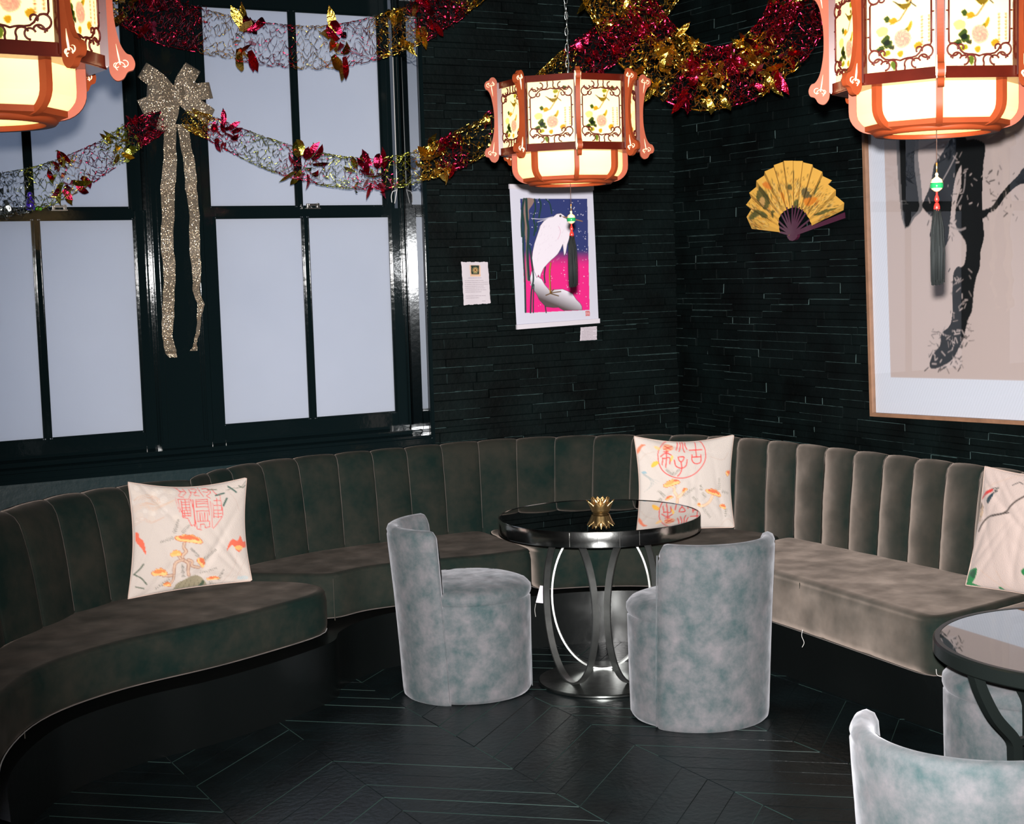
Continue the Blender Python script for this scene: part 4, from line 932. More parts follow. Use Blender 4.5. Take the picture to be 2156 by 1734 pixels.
for pts, w in ((((790, 950), (780, 1010), (810, 1060), (770, 1110), (780, 1160), (840, 1200), (850, 1290), (860, 1340)), 34), (((780, 1160), (700, 1190), (680, 1270), (670, 1340), (560, 1350)), 30), (((840, 1160), (890, 1180), (890, 1230), (980, 1250)), 28), (((750, 1150), (720, 1110)), 26), (((680, 1340), (680, 1390), (650, 1440)), 22)):
    cv.curve(pts, w+8, (150, 104, 84)); cv.curve(pts, w, br); cv.curve(pts, w*0.4, (216, 184, 158))
fungus(cv, 840, 910, 175, 62, 0.1); fungus(cv, 690, 1085, 70, 50, -0.2, (240, 170, 90)); fungus(cv, 1005, 1185, 68, 58, 0.7); fungus(cv, 510, 1310, 95, 58, -0.1, (236, 120, 66)); fungus(cv, 610, 1450, 50, 36, 0, (232, 120, 70)); fungus(cv, 1170, 1375, 90, 28, -0.1, (226, 90, 60))
for a_ in ((665, 840, 720, 665, 10), (760, 840, 850, 735, 8), (660, 895, 505, 950, 8), (970, 1120, 860, 1020, 9), (1040, 1150, 1190, 1030, 10), (800, 1370, 770, 1210, 12), (1000, 1310, 1210, 1250, 9), (640, 1390, 475, 1510, 8), (1240, 1400, 1290, 1270, 9), (1120, 1420, 1300, 1480, 10)): fern(cv, *a_)
cv.blob([(690, 1560), (720, 1450), (800, 1400), (900, 1350), (980, 1345), (1060, 1400), (1130, 1510), (1000, 1530), (820, 1550)], (150, 138, 112), 1, 4); cv.blob([(990, 1480), (1040, 1400), (1060, 1440), (1010, 1510)], (40, 74, 50), 0.9, 4)
for k in range(6): cv.curve([(720+k*70, 1540), (760+k*60, 1460), (800+k*45, 1400)], 5, (96, 86, 66), 0.8)
bat = (230, 88, 50)
cv.blob([(1320, 1060), (1350, 950), (1400, 905), (1450, 925), (1480, 900), (1505, 860), (1525, 905), (1545, 930), (1590, 925), (1592, 990), (1540, 1010), (1490, 1060), (1440, 1030), (1400, 980), (1360, 1000)], bat, 0.9, 4); cv.blob([(1420, 1000), (1480, 1040), (1540, 1010), (1500, 980)], (246, 190, 110), 0.8, 4)
cv.blob([(245, 830), (275, 830), (285, 890), (320, 920), (345, 1000), (358, 1095), (320, 1040), (280, 980), (250, 930)], bat, 0.9, 4)
gn = (88, 100, 84)
for pts, w in ((((230, 1330), (290, 1270), (330, 1210)), 16), (((235, 1330), (310, 1380), (370, 1450)), 16), (((250, 1480), (340, 1500)), 14), (((1100, 300), (1210, 300)), 12), (((1190, 375), (1300, 345)), 20), (((1280, 500), (1330, 410)), 24), (((1360, 260), (1420, 300), (1460, 330)), 22), (((1330, 310), (1430, 280), (1520, 270), (1600, 190)), 6), (((1500, 250), (1550, 270), (1590, 240)), 12)): cv.curve(pts, w, gn if w < 20 else (72, 100, 90))
for k in range(6): cv.curve([(1480+rn.uniform(-10, 10), 1350+k*6), (1560, 1345+k*8), (1620, 1350+k*5)], 4, (150, 196, 210), 0.6)
for pts in (((1600, 1090), (1500, 1300), (1440, 1420)), ((1460, 1080), (1420, 1250), (1290, 1430)), ((1340, 300), (1440, 420), (1500, 560))): cv.curve(pts, 10, (196, 176, 166), 0.8)
cc = [(170, 200), (1615, 145), (1680, 1400), (170, 1620)]
b1, b2 = at_z(*cP(cc[3]), 0.466), at_z(*cP(cc[2]), 0.466); b1 = b1; b2 = b2
def top_pts(b1, b2, tl, tr, lean):
    n_ = np.cross(b2-b1, [0, 0, 1.0]); n_ /= np.linalg.norm(n_)
    if np.dot(n_, fw) < 0: n_ = -n_
    nn = np.cross(b2-b1, np.array([0, 0, 1.0])+lean*n_); return at_plane(*tl, b1, nn), at_plane(*tr, b1, nn)
tl, tr = top_pts(b1, b2, cP(cc[0]), cP(cc[1]), 0.22)
pillow('scatter_cushion', 'cream printed cushion with dense red seal script and orange fungus, left on the banquette', (tl, tr, b2, b1), cc, cv)

# cushion 2: open seal characters in a ring
cQ = crop_px(1310, 890, 7.226)
cv = Canvas(150, 150, 1760, 1760, 330, 330, (206, 194, 186))
cv.curve([(760, 255), (620, 300), (520, 430), (525, 600), (600, 730), (760, 810), (930, 810), (1080, 740), (1200, 600), (1235, 460), (1210, 350), (1150, 270), (960, 240), (760, 255)], 14, rd)
for pts in (((900, 265), (890, 300)), ((810, 280), (960, 270)), ((820, 285), (815, 350), (785, 410)), ((860, 285), (860, 350), (830, 430)), ((900, 285), (895, 380), (910, 440)), ((940, 280), (930, 340), (955, 400)), ((820, 510), (895, 510), (880, 560), (850, 580), (820, 560), (810, 515)), ((850, 580), (855, 680), (830, 750), (790, 790)), ((750, 555), (770, 640), (850, 675), (920, 640), (945, 550)), ((1085, 300), (1090, 510)), ((990, 412), (1180, 405)), ((1020, 515), (1160, 510)), ((1020, 480), (1018, 560), (1050, 605), (1110, 610), (1150, 580), (1160, 480)), ((640, 400), (635, 520), (620, 660)), ((550, 500), (630, 450), (710, 480)), ((580, 520), (570, 620)), ((590, 530), (680, 520), (680, 610)), ((600, 430), (670, 430))): cv.curve(pts, 16, rd)
cv.blob([(590, 360), (640, 320), (740, 345), (740, 400), (660, 420), (600, 400)], (240, 150, 100), 0.8, 4); cv.stroke([(600, 400), (740, 350)], 10, (200, 40, 40)); cv.stroke([(620, 350), (710, 400)], 10, (200, 40, 40))
cv.blob([(410, 640), (440, 580), (500, 565), (520, 600), (450, 650)], (246, 184, 60), 0.95, 4); cv.blob([(690, 540), (720, 480), (735, 520), (700, 580)], (246, 194, 90), 0.9, 4)
cv.blob([(210, 460), (225, 380), (280, 320), (340, 330), (290, 360), (255, 430)], (232, 110, 60), 0.85, 4); cv.blob([(460, 360), (500, 350), (560, 380), (520, 410)], (240, 190, 120), 0.8, 4)
for k in range(7): cv.curve([(280, 720), (330+k*20, 780+k*14), (520-k*34, 860+k*24)], 4, (150, 160, 160), 0.7)
cv.blob([(280, 720), (320, 705), (350, 735), (310, 745)], (130, 170, 184), 0.8, 4)
for pts, w in ((((700, 930), (745, 960), (750, 1020), (790, 1090), (790, 1200)), 34), (((800, 1100), (850, 1060), (890, 1000)), 36), (((1330, 1100), (1290, 1180), (1210, 1230), (1150, 1240)), 34), (((790, 1200), (820, 1350), (900, 1500)), 30)):
    cv.curve(pts, w+8, (200, 140, 110)); cv.curve(pts, w, (232, 196, 164))
fungus(cv, 700, 890, 130, 60, -0.3, (240, 160, 90)); fungus(cv, 770, 860, 50, 24, 0, (228, 80, 66)); fungus(cv, 1350, 1045, 140, 56, 0.3); fungus(cv, 670, 1100, 60, 34, -0.5); fungus(cv, 895, 995, 45, 34, -0.7); fungus(cv, 1510, 1260, 60, 40, 0.4); fungus(cv, 1125, 1215, 30, 34, 0.2); fungus(cv, 1590, 760, 40, 60, 0.9); fungus(cv, 600, 1500, 90, 50, 0.2); fungus(cv, 1050, 1560, 90, 46, 0)
for a_ in ((610, 1080, 500, 990, 9), (860, 1080, 1060, 960, 11), (720, 780, 620, 690, 8), (720, 770, 830, 690, 8), (1440, 1010, 1440, 830, 9), (1480, 1030, 1600, 1070, 7), (1160, 1010, 1140, 920, 6), (1230, 1120, 1170, 1040, 6), (1180, 1260, 1320, 1420, 9), (1560, 1290, 1560, 1420, 7), (560, 1110, 500, 1150, 5), (1100, 1160, 1020, 1100, 6), (400, 1300, 560, 1420, 9), (900, 1400, 1000, 1300, 8)): fern(cv, *a_, l=28, w=4, c=(64, 70, 46))
for pts in (((1720, 1560), (1600, 1450), (1500, 1540)), ((1600, 450), (1500, 560), (1300, 510)), ((250, 560), (330, 470), (460, 430))): cv.curve(pts, 12, (200, 180, 168), 0.7)
cc = [(180, 205), (1700, 180), (1715, 1590), (215, 1600)]
b2 = at_z(1546, 1110, 0.475); b1 = at_z(1340, 1124, 0.475)
tl, tr = top_pts(b1, b2, cQ(cc[0]), cQ(cc[1]), 0.14)
pillow('scatter_cushion', 'cream printed cushion with open red seal characters in a ring, standing in the banquette corner', (tl, tr, b2, b1), cc, cv, puff=0.05)

# cushion 3: bird on a twig, at the right edge
cR = crop_px(2000, 960, 5.417)
cv = Canvas(100, 60, 1900, 1900, 330, 320, (196, 176, 168))
cv.blob([(285, 750), (300, 610), (370, 515), (420, 590), (410, 680), (380, 740), (330, 770)], (176, 150, 130), 0.9, 4)
for _ in range(60): cv.dot(rn.uniform(310, 420), rn.uniform(560, 740), 5, rn.choice(((120, 96, 80), (206, 170, 120))), 0.8)
cv.blob([(330, 580), (365, 515), (400, 560), (380, 600)], (84, 74, 66), 0.8, 4); cv.blob([(380, 490), (410, 430), (470, 385), (540, 365), (530, 400), (470, 430), (420, 460)], (196, 48, 44), 1, 4)
cv.blob([(465, 500), (500, 440), (550, 410), (535, 470), (490, 540)], (24, 50, 60), 1, 4); cv.curve([(540, 365), (610, 360), (560, 390), (600, 395), (540, 420)], 10, (50, 60, 56))
cv.curve([(370, 850), (410, 780), (470, 710), (560, 670), (700, 645), (790, 560), (845, 510), (1000, 420)], 20, (70, 58, 52)); cv.curve([(560, 680), (640, 660), (760, 640)], 14, (60, 50, 46))
cv.blob([(280, 770), (330, 740), (300, 850), (275, 880)], (34, 60, 70), 0.9, 4)
for p in ([(200, 1320), (345, 1270), (330, 1360), (270, 1440), (200, 1420)], [(150, 1470), (220, 1430), (400, 1500), (330, 1510), (210, 1500)], [(600, 1490), (650, 1510), (700, 1590), (620, 1560)], [(900, 1300), (1100, 1250), (1300, 1400), (1050, 1450)]): cv.blob(p, (16, 116, 58), 1, 4)
cv.blob([(240, 1330), (330, 1290), (300, 1390)], (10, 60, 40), 0.8, 4); cv.curve([(780, 330), (850, 300), (900, 320)], 10, (60, 60, 60))
for pts in (((1000, 180), (700, 260), (360, 380)), ((400, 1300), (560, 1420), (760, 1580)), ((600, 1300), (680, 1450), (800, 1560))): cv.curve(pts, 14, (196, 170, 156), 0.7)
cc = [(400, 115), (2300, 260), (2260, 1560), (175, 1475)]
b1 = at_z(*cR((180, 1470)), 0.470); ptR = np.array([4.235, 3.60, 0.470])
d_ = ptR-b1; d_[2] = 0; d_ /= np.linalg.norm(d_); b2 = b1+d_*0.47
tl, _ = top_pts(b1, b2, cR((400, 115)), cR((400, 115)), 0.10); tr = tl+d_*0.46
def to_crop(p):
    q = np.array(p)-CAM; z_ = q@fw; return ((1078+F_PX*(q@rt)/z_-2000)*5.417, (867-F_PX*(q@up)/z_-960)*5.417)
cc = [to_crop(p) for p in (tl, tr, b2, b1)]
pillow('scatter_cushion', 'pinkish printed cushion with a bird on a twig at the right edge of the banquette', (tl, tr, b2, b1), cc, cv, puff=0.05, pinch=0.06)

# ------------------------------------------------------------------ palace lanterns
def glow(name, col, trans, emis, attr=None):
    m, nt, b = new_mat(name); N = nt.nodes; Lk = nt.links
    t = N.new('ShaderNodeBsdfTranslucent'); t.inputs[0].default_value = col
    if attr:
        a0 = N.new('ShaderNodeVertexColor'); a0.layer_name = attr; a = N.new('ShaderNodeGamma'); a.inputs[1].default_value = 1.8; Lk.new(a0.outputs['Color'], a.inputs[0])
        mx0 = N.new('ShaderNodeMix'); mx0.data_type = 'RGBA'; mx0.blend_type = 'MULTIPLY'; mx0.inputs[0].default_value = 1.0; mx0.inputs[7].default_value = col
        Lk.new(a.outputs['Color'], mx0.inputs[6]); Lk.new(mx0.outputs[2], t.inputs[0]); hf = N.new('ShaderNodeMix'); hf.data_type = 'RGBA'; hf.blend_type = 'MULTIPLY'; hf.inputs[0].default_value = 1.0; hf.inputs[7].default_value = (0.55, 0.52, 0.44, 1); Lk.new(a.outputs['Color'], hf.inputs[6]); Lk.new(hf.outputs[2], b.inputs['Base Color']); Lk.new(mx0.outputs[2], b.inputs['Emission Color'])
    else:
        b.inputs['Base Color'].default_value = (col[0]*0.8, col[1]*0.8, col[2]*0.8, 1); b.inputs['Emission Color'].default_value = col
    b.inputs['Emission Strength'].default_value = emis; b.inputs['Roughness'].default_value = 0.5
    mx = N.new('ShaderNodeMixShader'); mx.inputs[0].default_value = trans
    Lk.new(b.outputs[0], mx.inputs[1]); Lk.new(t.outputs[0], mx.inputs[2]); Lk.new(mx.outputs[0], N['Material Output'].inputs['Surface'])
    return m
M['shade'] = glow('lit_parchment', (1.0, 0.76, 0.40, 1), 0.62, 0.12)
M['panel'] = glow('lit_printed_glass', (1.0, 0.88, 0.64, 1), 0.68, 0.16, 'paint')
# the print of one pane, drawn in units of the pane (440 wide, 600 high, y down)
PW, PH = 440, 600
cv = Canvas(0, 0, PW, PH, 100, 136, (254, 250, 236))
cv.curve([(330, 75), (300, 110), (285, 150), (265, 190), (225, 250), (205, 272), (150, 290)], 8, (150, 110, 50))
for p in ([(240, 100), (275, 85), (290, 105), (262, 125)], [(330, 70), (352, 55), (372, 72), (348, 98)], [(235, 60), (262, 62), (255, 85)], [(110, 250), (135, 235), (150, 262), (128, 280)], [(142, 265), (180, 250), (195, 272), (165, 292)], [(232, 345), (262, 318), (270, 350), (245, 368)], [(258, 330), (280, 285), (292, 300), (275, 345)], [(300, 440), (335, 420), (352, 445), (318, 470)], [(150, 545), (175, 520), (192, 545), (178, 585)], [(195, 480), (225, 462), (235, 485), (212, 508)], [(90, 390), (130, 355), (150, 380), (112, 415)], [(62, 440), (100, 420), (112, 450), (75, 462)], [(112, 400), (160, 395), (158, 430), (118, 440)], [(100, 470), (140, 455), (150, 480), (112, 492)]): cv.blob(p, rn.choice(((160, 168, 40), (112, 138, 36), (186, 166, 40), (78, 108, 30))), 0.95, 5)
for p in ([(105, 405), (135, 385), (150, 410), (125, 425)], [(70, 455), (100, 442), (95, 470)], [(140, 440), (175, 425), (170, 455)]): cv.blob(p, (34, 60, 12), 0.9, 4)
cv.blob([(60, 320), (100, 300), (135, 315), (130, 350), (80, 360)], (246, 226, 170), 0.9, 5)
cv.blob([(175, 385), (190, 345), (230, 330), (270, 350), (285, 390), (270, 430), (225, 450), (190, 430)], (240, 196, 196), 1, 6)
for k in range(14): a_ = k*2.4; cv.curve([(228+12*math.cos(a_), 390+12*math.sin(a_)), (228+34*math.cos(a_+0.4), 390+34*math.sin(a_+0.4)), (228+48*math.cos(a_+0.9), 390+48*math.sin(a_+0.9))], 5, (228, 150, 166), 0.7)
cv.blob([(172, 148), (205, 165), (250, 172), (285, 160), (275, 190), (240, 205), (215, 190)], (150, 140, 30), 1, 6); cv.stroke([(170, 146), (215, 175)], 6, (30, 30, 20)); cv.stroke([(280, 165), (315, 195)], 7, (40, 30, 30)); cv.dot(262, 150, 12, (130, 120, 30))
for xx_, ya, yb in ((352, 265, 460), (398, 262, 430)):
    y = ya
    while y < yb:
        cv.stroke([(xx_-7, y), (xx_+7, y-2)], 3.5, (150, 80, 40), 1.0); cv.stroke([(xx_, y-5), (xx_-2, y+8)], 3.5, (150, 80, 40), 1.0); cv.stroke([(xx_-6, y+7), (xx_+6, y+9)], 3, (176, 110, 50), 0.7); y += 22
LANT_PRINT = cv

def make_lantern(name, label, tassel_len=0.135, small=False):
    L = thing(name, label, 'lantern', group='hanging palace lanterns')
    Rf = 0.186; Zb, Zt = 0.080, 0.268; rl = 0.150; CS = math.cos(PI/8)
    def octo(r, k): a = PI/4*k; return Vector((r*math.cos(a), r*math.sin(a), 0))
    # frame rails and posts
    for nm, zs in (('bottom_rail', ((Zb, Zb+0.014, 0.014), (Zb+0.014, Zb+0.0175, 0.009))), ('top_rail', ((Zt-0.013, Zt, 0.014), (Zt-0.0165, Zt-0.013, 0.009)))):
        m = MB()
        for (z0, z1, w) in zs:
            for k in range(8):
                A0, A1 = octo(Rf, k), octo(Rf, k+1); B0, B1 = octo(Rf-w, k), octo(Rf-w, k+1); v = []
                for q in (A0, A1, B1, B0): v += [(q.x, q.y, z0), (q.x, q.y, z1)]
                m.add(v, [(0, 2, 3, 1), (2, 4, 5, 3), (4, 6, 7, 5), (6, 0, 1, 7), (1, 3, 5, 7), (0, 6, 4, 2)])
        m.build(nm, M['redwood'], L)
    for k in range(8):
        m = MB(); m.box(-0.010, 0.002, -0.008, 0.008, Zb, Zt, 0.002); o = m.build('corner_post', M['redwood'], L); o.location = octo(Rf, k); o.rotation_euler = (0, 0, PI/4*k)
    # panes with print and fretwork
    sd = 2*Rf*math.sin(PI/8); pw = sd-0.024; ph = Zt-Zb-0.034; nx, ny = 72, 98
    uu, vv = np.meshgrid(np.linspace(0, 1, nx), np.linspace(0, 1, ny)); col = LANT_PRINT.sample(uu.ravel()*PW, vv.ravel()*PH)
    V = np.stack([np.zeros(nx*ny), (uu.ravel()-0.5)*(pw+0.004), (0.5-vv.ravel())*(ph+0.004)], 1)
    me = None; fme = None
    sx, sz = pw/PW, ph/PH
    def arc(cx, cy, r, a0, a1, n=12): return [(cx+r*math.cos(math.radians(a0+(a1-a0)*i/n)), cy+r*math.sin(math.radians(a0+(a1-a0)*i/n))) for i in range(n+1)]
    corner = [arc(48, 108, 40, 60, 330, 16), arc(96, 122, 20, 220, -40, 10), arc(72, 60, 30, 200, 20, 10), arc(118, 40, 30, 160, -90, 12), arc(160, 40, 34, 160, -10, 10),
              [(18, 165), (24, 150), (44, 149), (66, 142), (84, 124), (96, 102), (118, 84), (146, 78), (172, 78), (196, 74), (220, 66)], [(194, 36), (190, 20), (192, 0)], [(28, 60), (44, 70)]]
    fm = MB()
    for (fx, fy) in ((1, 1), (-1, 1), (1, -1), (-1, -1)):
        for c_ in corner:
            pts = []
            for (x, y) in c_:
                X = x if fx > 0 else PW-x; Y = y if fy > 0 else PH-y
                pts.append((0.0032, (X-PW/2)*sx, (Y-PH/2)*sz))
            fm.tube(pts, 0.0017, 5)
    for X in (18, PW-18): fm.tube([(0.0032, (X-PW/2)*sx, (y-PH/2)*sz) for y in (162, 300, 438)], 0.0017, 5)
    for Y in (240, 360):
        for a_, b_ in ((0, 18), (PW-18, PW)): fm.tube([(0.0032, (a_-PW/2)*sx, (Y-PH/2)*sz), (0.0032, (b_-PW/2)*sx, (Y-PH/2)*sz)], 0.0014, 4)
    for k in range(8):
        mid = (octo(Rf-0.0075, k)+octo(Rf-0.0075, k+1))/2; a = PI/4*(k+0.5)
        if me is None:
            o = mesh_obj('printed_pane', V, grid_faces(nx, ny), M['panel'], L, False, col); me = o.data
            f2 = fm.build('fretwork', M['fret'], o, smooth=True); fme = f2.data
        else:
            o = bpy.data.objects.new('printed_pane', me); C.objects.link(o); o.parent = L; f2 = bpy.data.objects.new('fretwork', fme); C.objects.link(f2); f2.parent = o
        o.location = (mid.x, mid.y, (Zb+Zt)/2); o.rotation_euler = (0, 0, a)
    # corner brackets: flat boards with cloud heads
    up_ = [(0, 0.098), (0.001, 0.111), (0.008, 0.121), (0.017, 0.121), (0.024, 0.113), (0.032, 0.109), (0.036, 0.099), (0.033, 0.088), (0.026, 0.083)]
    side = [(0.019, 0.068), (0.0145, 0.045), (0.0115, 0.018), (0.0115, -0.018), (0.0145, -0.045), (0.020, -0.068)]
    dn = [(0.028, -0.082), (0.036, -0.086), (0.041, -0.098), (0.038, -0.109), (0.029, -0.113), (0.022, -0.124), (0.011, -0.127), (0.002, -0.116), (0, -0.098)]
    outl = [(p[0]*0.93, p[1]*0.885) for p in catmull(up_+side+dn, 4)]
    m = MB(); Mx = Matrix(((1, 0, 0, 0), (0, 0, -1, 0.0055), (0, 1, 0, 0), (0, 0, 0, 1)))
    m.prism(outl, Mx, 0.011); br0 = m.build('corner_bracket', M['orangewood'], L); bme = br0.data
    imes = []
    for s_ in (1, -1):
        im = MB()
        for y in (0.0058, -0.0058):
            zc = 0.105*s_
            for pts, r in ((((0.013, zc-0.038*s_), (0.0155, zc-0.020*s_), (0.018, zc-0.004*s_)), (0.0007, 0.0032, 0.0030)),
                           ([(0.018+0.0075*math.cos(t), zc-0.001*s_+0.0075*math.sin(t)*s_) for t in [2.2+i*0.55 for i in range(9)]], [0.0018]*9),
                           ([(0.025+0.0055*math.cos(t), zc-0.006*s_+0.0055*math.sin(t)*s_) for t in [-2.0+i*0.6 for i in range(8)]], [0.0018]*8),
                           ([(0.012+0.0042*math.cos(t), zc-0.003*s_+0.0042*math.sin(t)*s_) for t in [0.5+i*0.7 for i in range(7)]], [0.0016]*7)):
                im.tube([(p[0]*0.93, y, p[1]*0.885) for p in pts], list(r), 5, flat=0.4)
        imes.append(im.build('cloud_inlay', M['inlay'], br0, smooth=True).data)
    zc_ = (Zb+Zt)/2
    for k in range(8):
        if k == 0: b_ = br0
        else:
            b_ = bpy.data.objects.new('corner_bracket', bme); C.objects.link(b_); b_.parent = L; [(C.objects.link(i_), setattr(i_, 'parent', b_)) for i_ in (bpy.data.objects.new('cloud_inlay', q_) for q_ in imes)]
        q = octo(Rf+0.001, k); b_.location = (q.x, q.y, zc_); b_.rotation_euler = (0, 0, PI/4*k)
    # lower body
    prof = [(rl, Zb), (rl, 0.046)]+[(rl-0.038+0.038*math.cos(t), 0.044+-0.036*math.sin(t)) for t in [i*PI/2/8 for i in range(1, 9)]]+[(0.104, 0.008)]
    m = MB(); pr2 = [(r-0.008, z+0.001*(z < 0.03)+0.0) for r, z in prof]
    m.lathe(pr2, n=8); m.build('lower_shade', M['shade'], L)
    rib = None
    for k in range(8):
        if rib is None:
            m = MB(); v = []; f = []
            for i, (r, z) in enumerate(prof):
                q0 = prof[max(0, i-1)]; q1 = prof[min(len(prof)-1, i+1)]; t_ = np.array([q1[0]-q0[0], q1[1]-q0[1]]); t_ /= np.linalg.norm(t_); nn = np.array([t_[1], -t_[0]])
                if nn[0] < 0 and i < 3: nn = -nn
                nn = np.array([-t_[1], t_[0]]); 
                for (dn_, dy) in ((0.004, -0.0055), (0.004, 0.0055), (-0.016, 0.0055), (-0.016, -0.0055)):
                    v.append((r+nn[0]*dn_, dy, z+nn[1]*dn_))
            n_ = len(prof)
            for i in range(n_-1):
                for j in range(4): f.append((i*4+j, i*4+(j+1) % 4, (i+1)*4+(j+1) % 4, (i+1)*4+j))
            f += [(0, 1, 2, 3), tuple((n_-1)*4+j for j in (3, 2, 1, 0))]
            m.add(v, f); rib = m.build('rib', M['orangewood'], L, auto=40); b_ = rib
        else: b_ = bpy.data.objects.new('rib', rib.data); C.objects.link(b_); b_.parent = L
        b_.rotation_euler = (0, 0, PI/4*k)
    # horizontal lower rails between the ribs, following the octagon
    m = MB()
    for (ra, za, rb_, zb_) in ((0.128, 0.0125, 0.112, 0.0065),):
        for k in range(8):
            v = []
            for q, rr, zz in ((k, ra, za), (k+1, ra, za), (k+1, rb_, zb_), (k, rb_, zb_)):
                p = octo(rr, q); v += [(p.x, p.y, zz-0.004), (p.x, p.y, zz+0.006)]
            m.add(v, [(0, 2, 3, 1), (2, 4, 5, 3), (4, 6, 7, 5), (6, 0, 1, 7), (1, 3, 5, 7), (0, 6, 4, 2)])
    m.build('base_rail', M['orangewood'], L)
    m = MB(); m.lathe([(0.094, -0.002), (0.108, -0.002), (0.112, 0.002), (0.112, 0.008), (0.094, 0.008), (0.092, 0.004), (0.094, -0.002)], n=64); m.build('bottom_ring', M['orangewood'], L, smooth=True)
    m = MB(); m.lathe([(0, 0.006), (0.095, 0.006)], n=40); m.build('bottom_pane', M['shade'], L)
    # soffit between upper and lower body, and the top cross bars
    m = MB()
    for k in range(8):
        A0, A1, B0, B1 = octo(Rf-0.002, k), octo(Rf-0.002, k+1), octo(rl-0.006, k), octo(rl-0.006, k+1); v = []
        for q in (A0, A1, B1, B0): v += [(q.x, q.y, Zb-0.002), (q.x, q.y, Zb+0.003)]
        m.add(v, [(0, 2, 3, 1), (2, 4, 5, 3), (4, 6, 7, 5), (6, 0, 1, 7), (1, 3, 5, 7), (0, 6, 4, 2)])
    m.build('soffit', M['redwood'], L)
    m = MB(); m.box(-Rf*CS, Rf*CS, -0.006, 0.006, Zt-0.016, Zt-0.004); m.box(-0.006, 0.006, -Rf*CS, Rf*CS, Zt-0.0165, Zt-0.0045); m.build('cross_bar', M['redwood'], L)
    # chain and cable up to the ceiling
    m = MB(); z = Zt-0.006; i = 0; top = ZC-1.918
    while z < top-0.004:
        pts = [(0.0045*math.cos(t)*(1 if i % 2 else 0), 0.0045*math.cos(t)*(0 if i % 2 else 1), z+0.012+0.0115*math.sin(t)) for t in [j*2*PI/8 for j in range(8)]]
        m.tube(pts, 0.0013, 4, True); z += 0.0205; i += 1
    m.build('chain', M['chrome_dull'], L, smooth=True)
    m = MB(); m.tube(catmull([(-0.010, 0.004, Zt-0.01), (-0.012, 0.004, Zt+0.08), (-0.013, 0.003, Zt+0.16), (-0.004, -0.004, Zt+0.21), (0.004, -0.005, Zt+0.26), (0.005, 0, Zt+0.4), (0.0, 0, top-0.002)], 6), 0.0022, 6); m.build('cable', M['iron'], L, smooth=True)
    # tassel
    tz = -0.075; ts = MB(); n_s = 70; rr = random.Random(4)
    for i in range(n_s):
        a = rr.uniform(0, 2*PI); r1_ = 0.0125*math.sqrt(rr.random())+0.001; w = rr.uniform(-0.002, 0.002); ln = tassel_len*rr.uniform(0.93, 1.02)
        ts.tube([(0.005*math.cos(a), 0.005*math.sin(a), tz-0.060), (r1_*0.85*math.cos(a), r1_*0.85*math.sin(a), tz-0.060-ln*0.25), (r1_*math.cos(a)+w, r1_*math.sin(a), tz-0.060-ln*0.6), (r1_*0.92*math.cos(a)+w, r1_*0.92*math.sin(a), tz-0.060-ln)], 0.0011, 4)
    to = ts.build('tassel', M['tassel'], L, smooth=True); to['kind'] = 'stuff'; del to['kind']; to['label'] = 'black silk tassel'
    m = MB(); m.tube([(0, 0, 0.006), (0, 0, tz-0.004)], 0.0008, 5); m.build('string', M['cord'], to)
    m = MB(); m.lathe([(0, -0.052), (0.0016, -0.052), (0.0016, -0.068), (0, -0.068)], n=10); m.build('gold_clasp', M['gold'], to, smooth=True)
    bp = [(0, 0), (0.002, -0.001), (0.0032, -0.004), (0.002, -0.007), (0.004, -0.009), (0.0095, -0.013), (0.0115, -0.021), (0.0095, -0.030), (0.0045, -0.034), (0, -0.035)]
    m = MB(); m.lathe([(r, tz+0.006+z) for r, z in bp[::-1]], n=24); m.build('gourd_bead', M['bead_cream'], to, smooth=True)
    m = MB(); m.lathe([(0.0118, tz-0.021), (0.0105, tz-0.012), (0.0113, tz-0.0135), (0.0121, tz-0.0165), (0.0121, tz-0.019), (0.0115, tz-0.0225)], n=24, a0=-2.2, a1=1.2); m.build('glaze_band', M['bead_green'], to, smooth=True)
    m = MB(); m.lathe([(0, tz-0.048), (0.003, tz-0.047), (0.0045, tz-0.043), (0.0035, tz-0.038), (0.0018, tz-0.034), (0.0018, tz-0.029), (0, tz-0.028)], n=14); m.lathe([(0, tz-0.064), (0.006, tz-0.063), (0.0055, tz-0.055), (0.0035, tz-0.049), (0, tz-0.048)], n=14); m.build('red_knot', M['bead_red'], to, smooth=True)
    return L
LB = [at_t(1201, 388, 4.02), at_t(1972, 281, 2.73), at_t(-45, 262, 2.2)]
def vang(p): return math.atan2(-p[1], -p[0])
lan = make_lantern('palace_lantern', 'octagonal red wood palace lantern hanging in front of the heron poster')
lan.location = LB[0]; lan.rotation_euler = (0, 0, vang(LB[0])+math.radians(7))
dup(lan, LB[1], vang(LB[1])+math.radians(2), 'large octagonal palace lantern hanging at top right before the framed calligraphy')
dup(lan, LB[2], vang(LB[2])+math.radians(-6), 'octagonal palace lantern cut off at the top left corner')
for p in LB:
    lamp('lantern_bulb', 'POINT', (p[0], p[1], p[2]+0.15), 3.6, (1.0, 0.80, 0.52), shadow_soft_size=0.035)

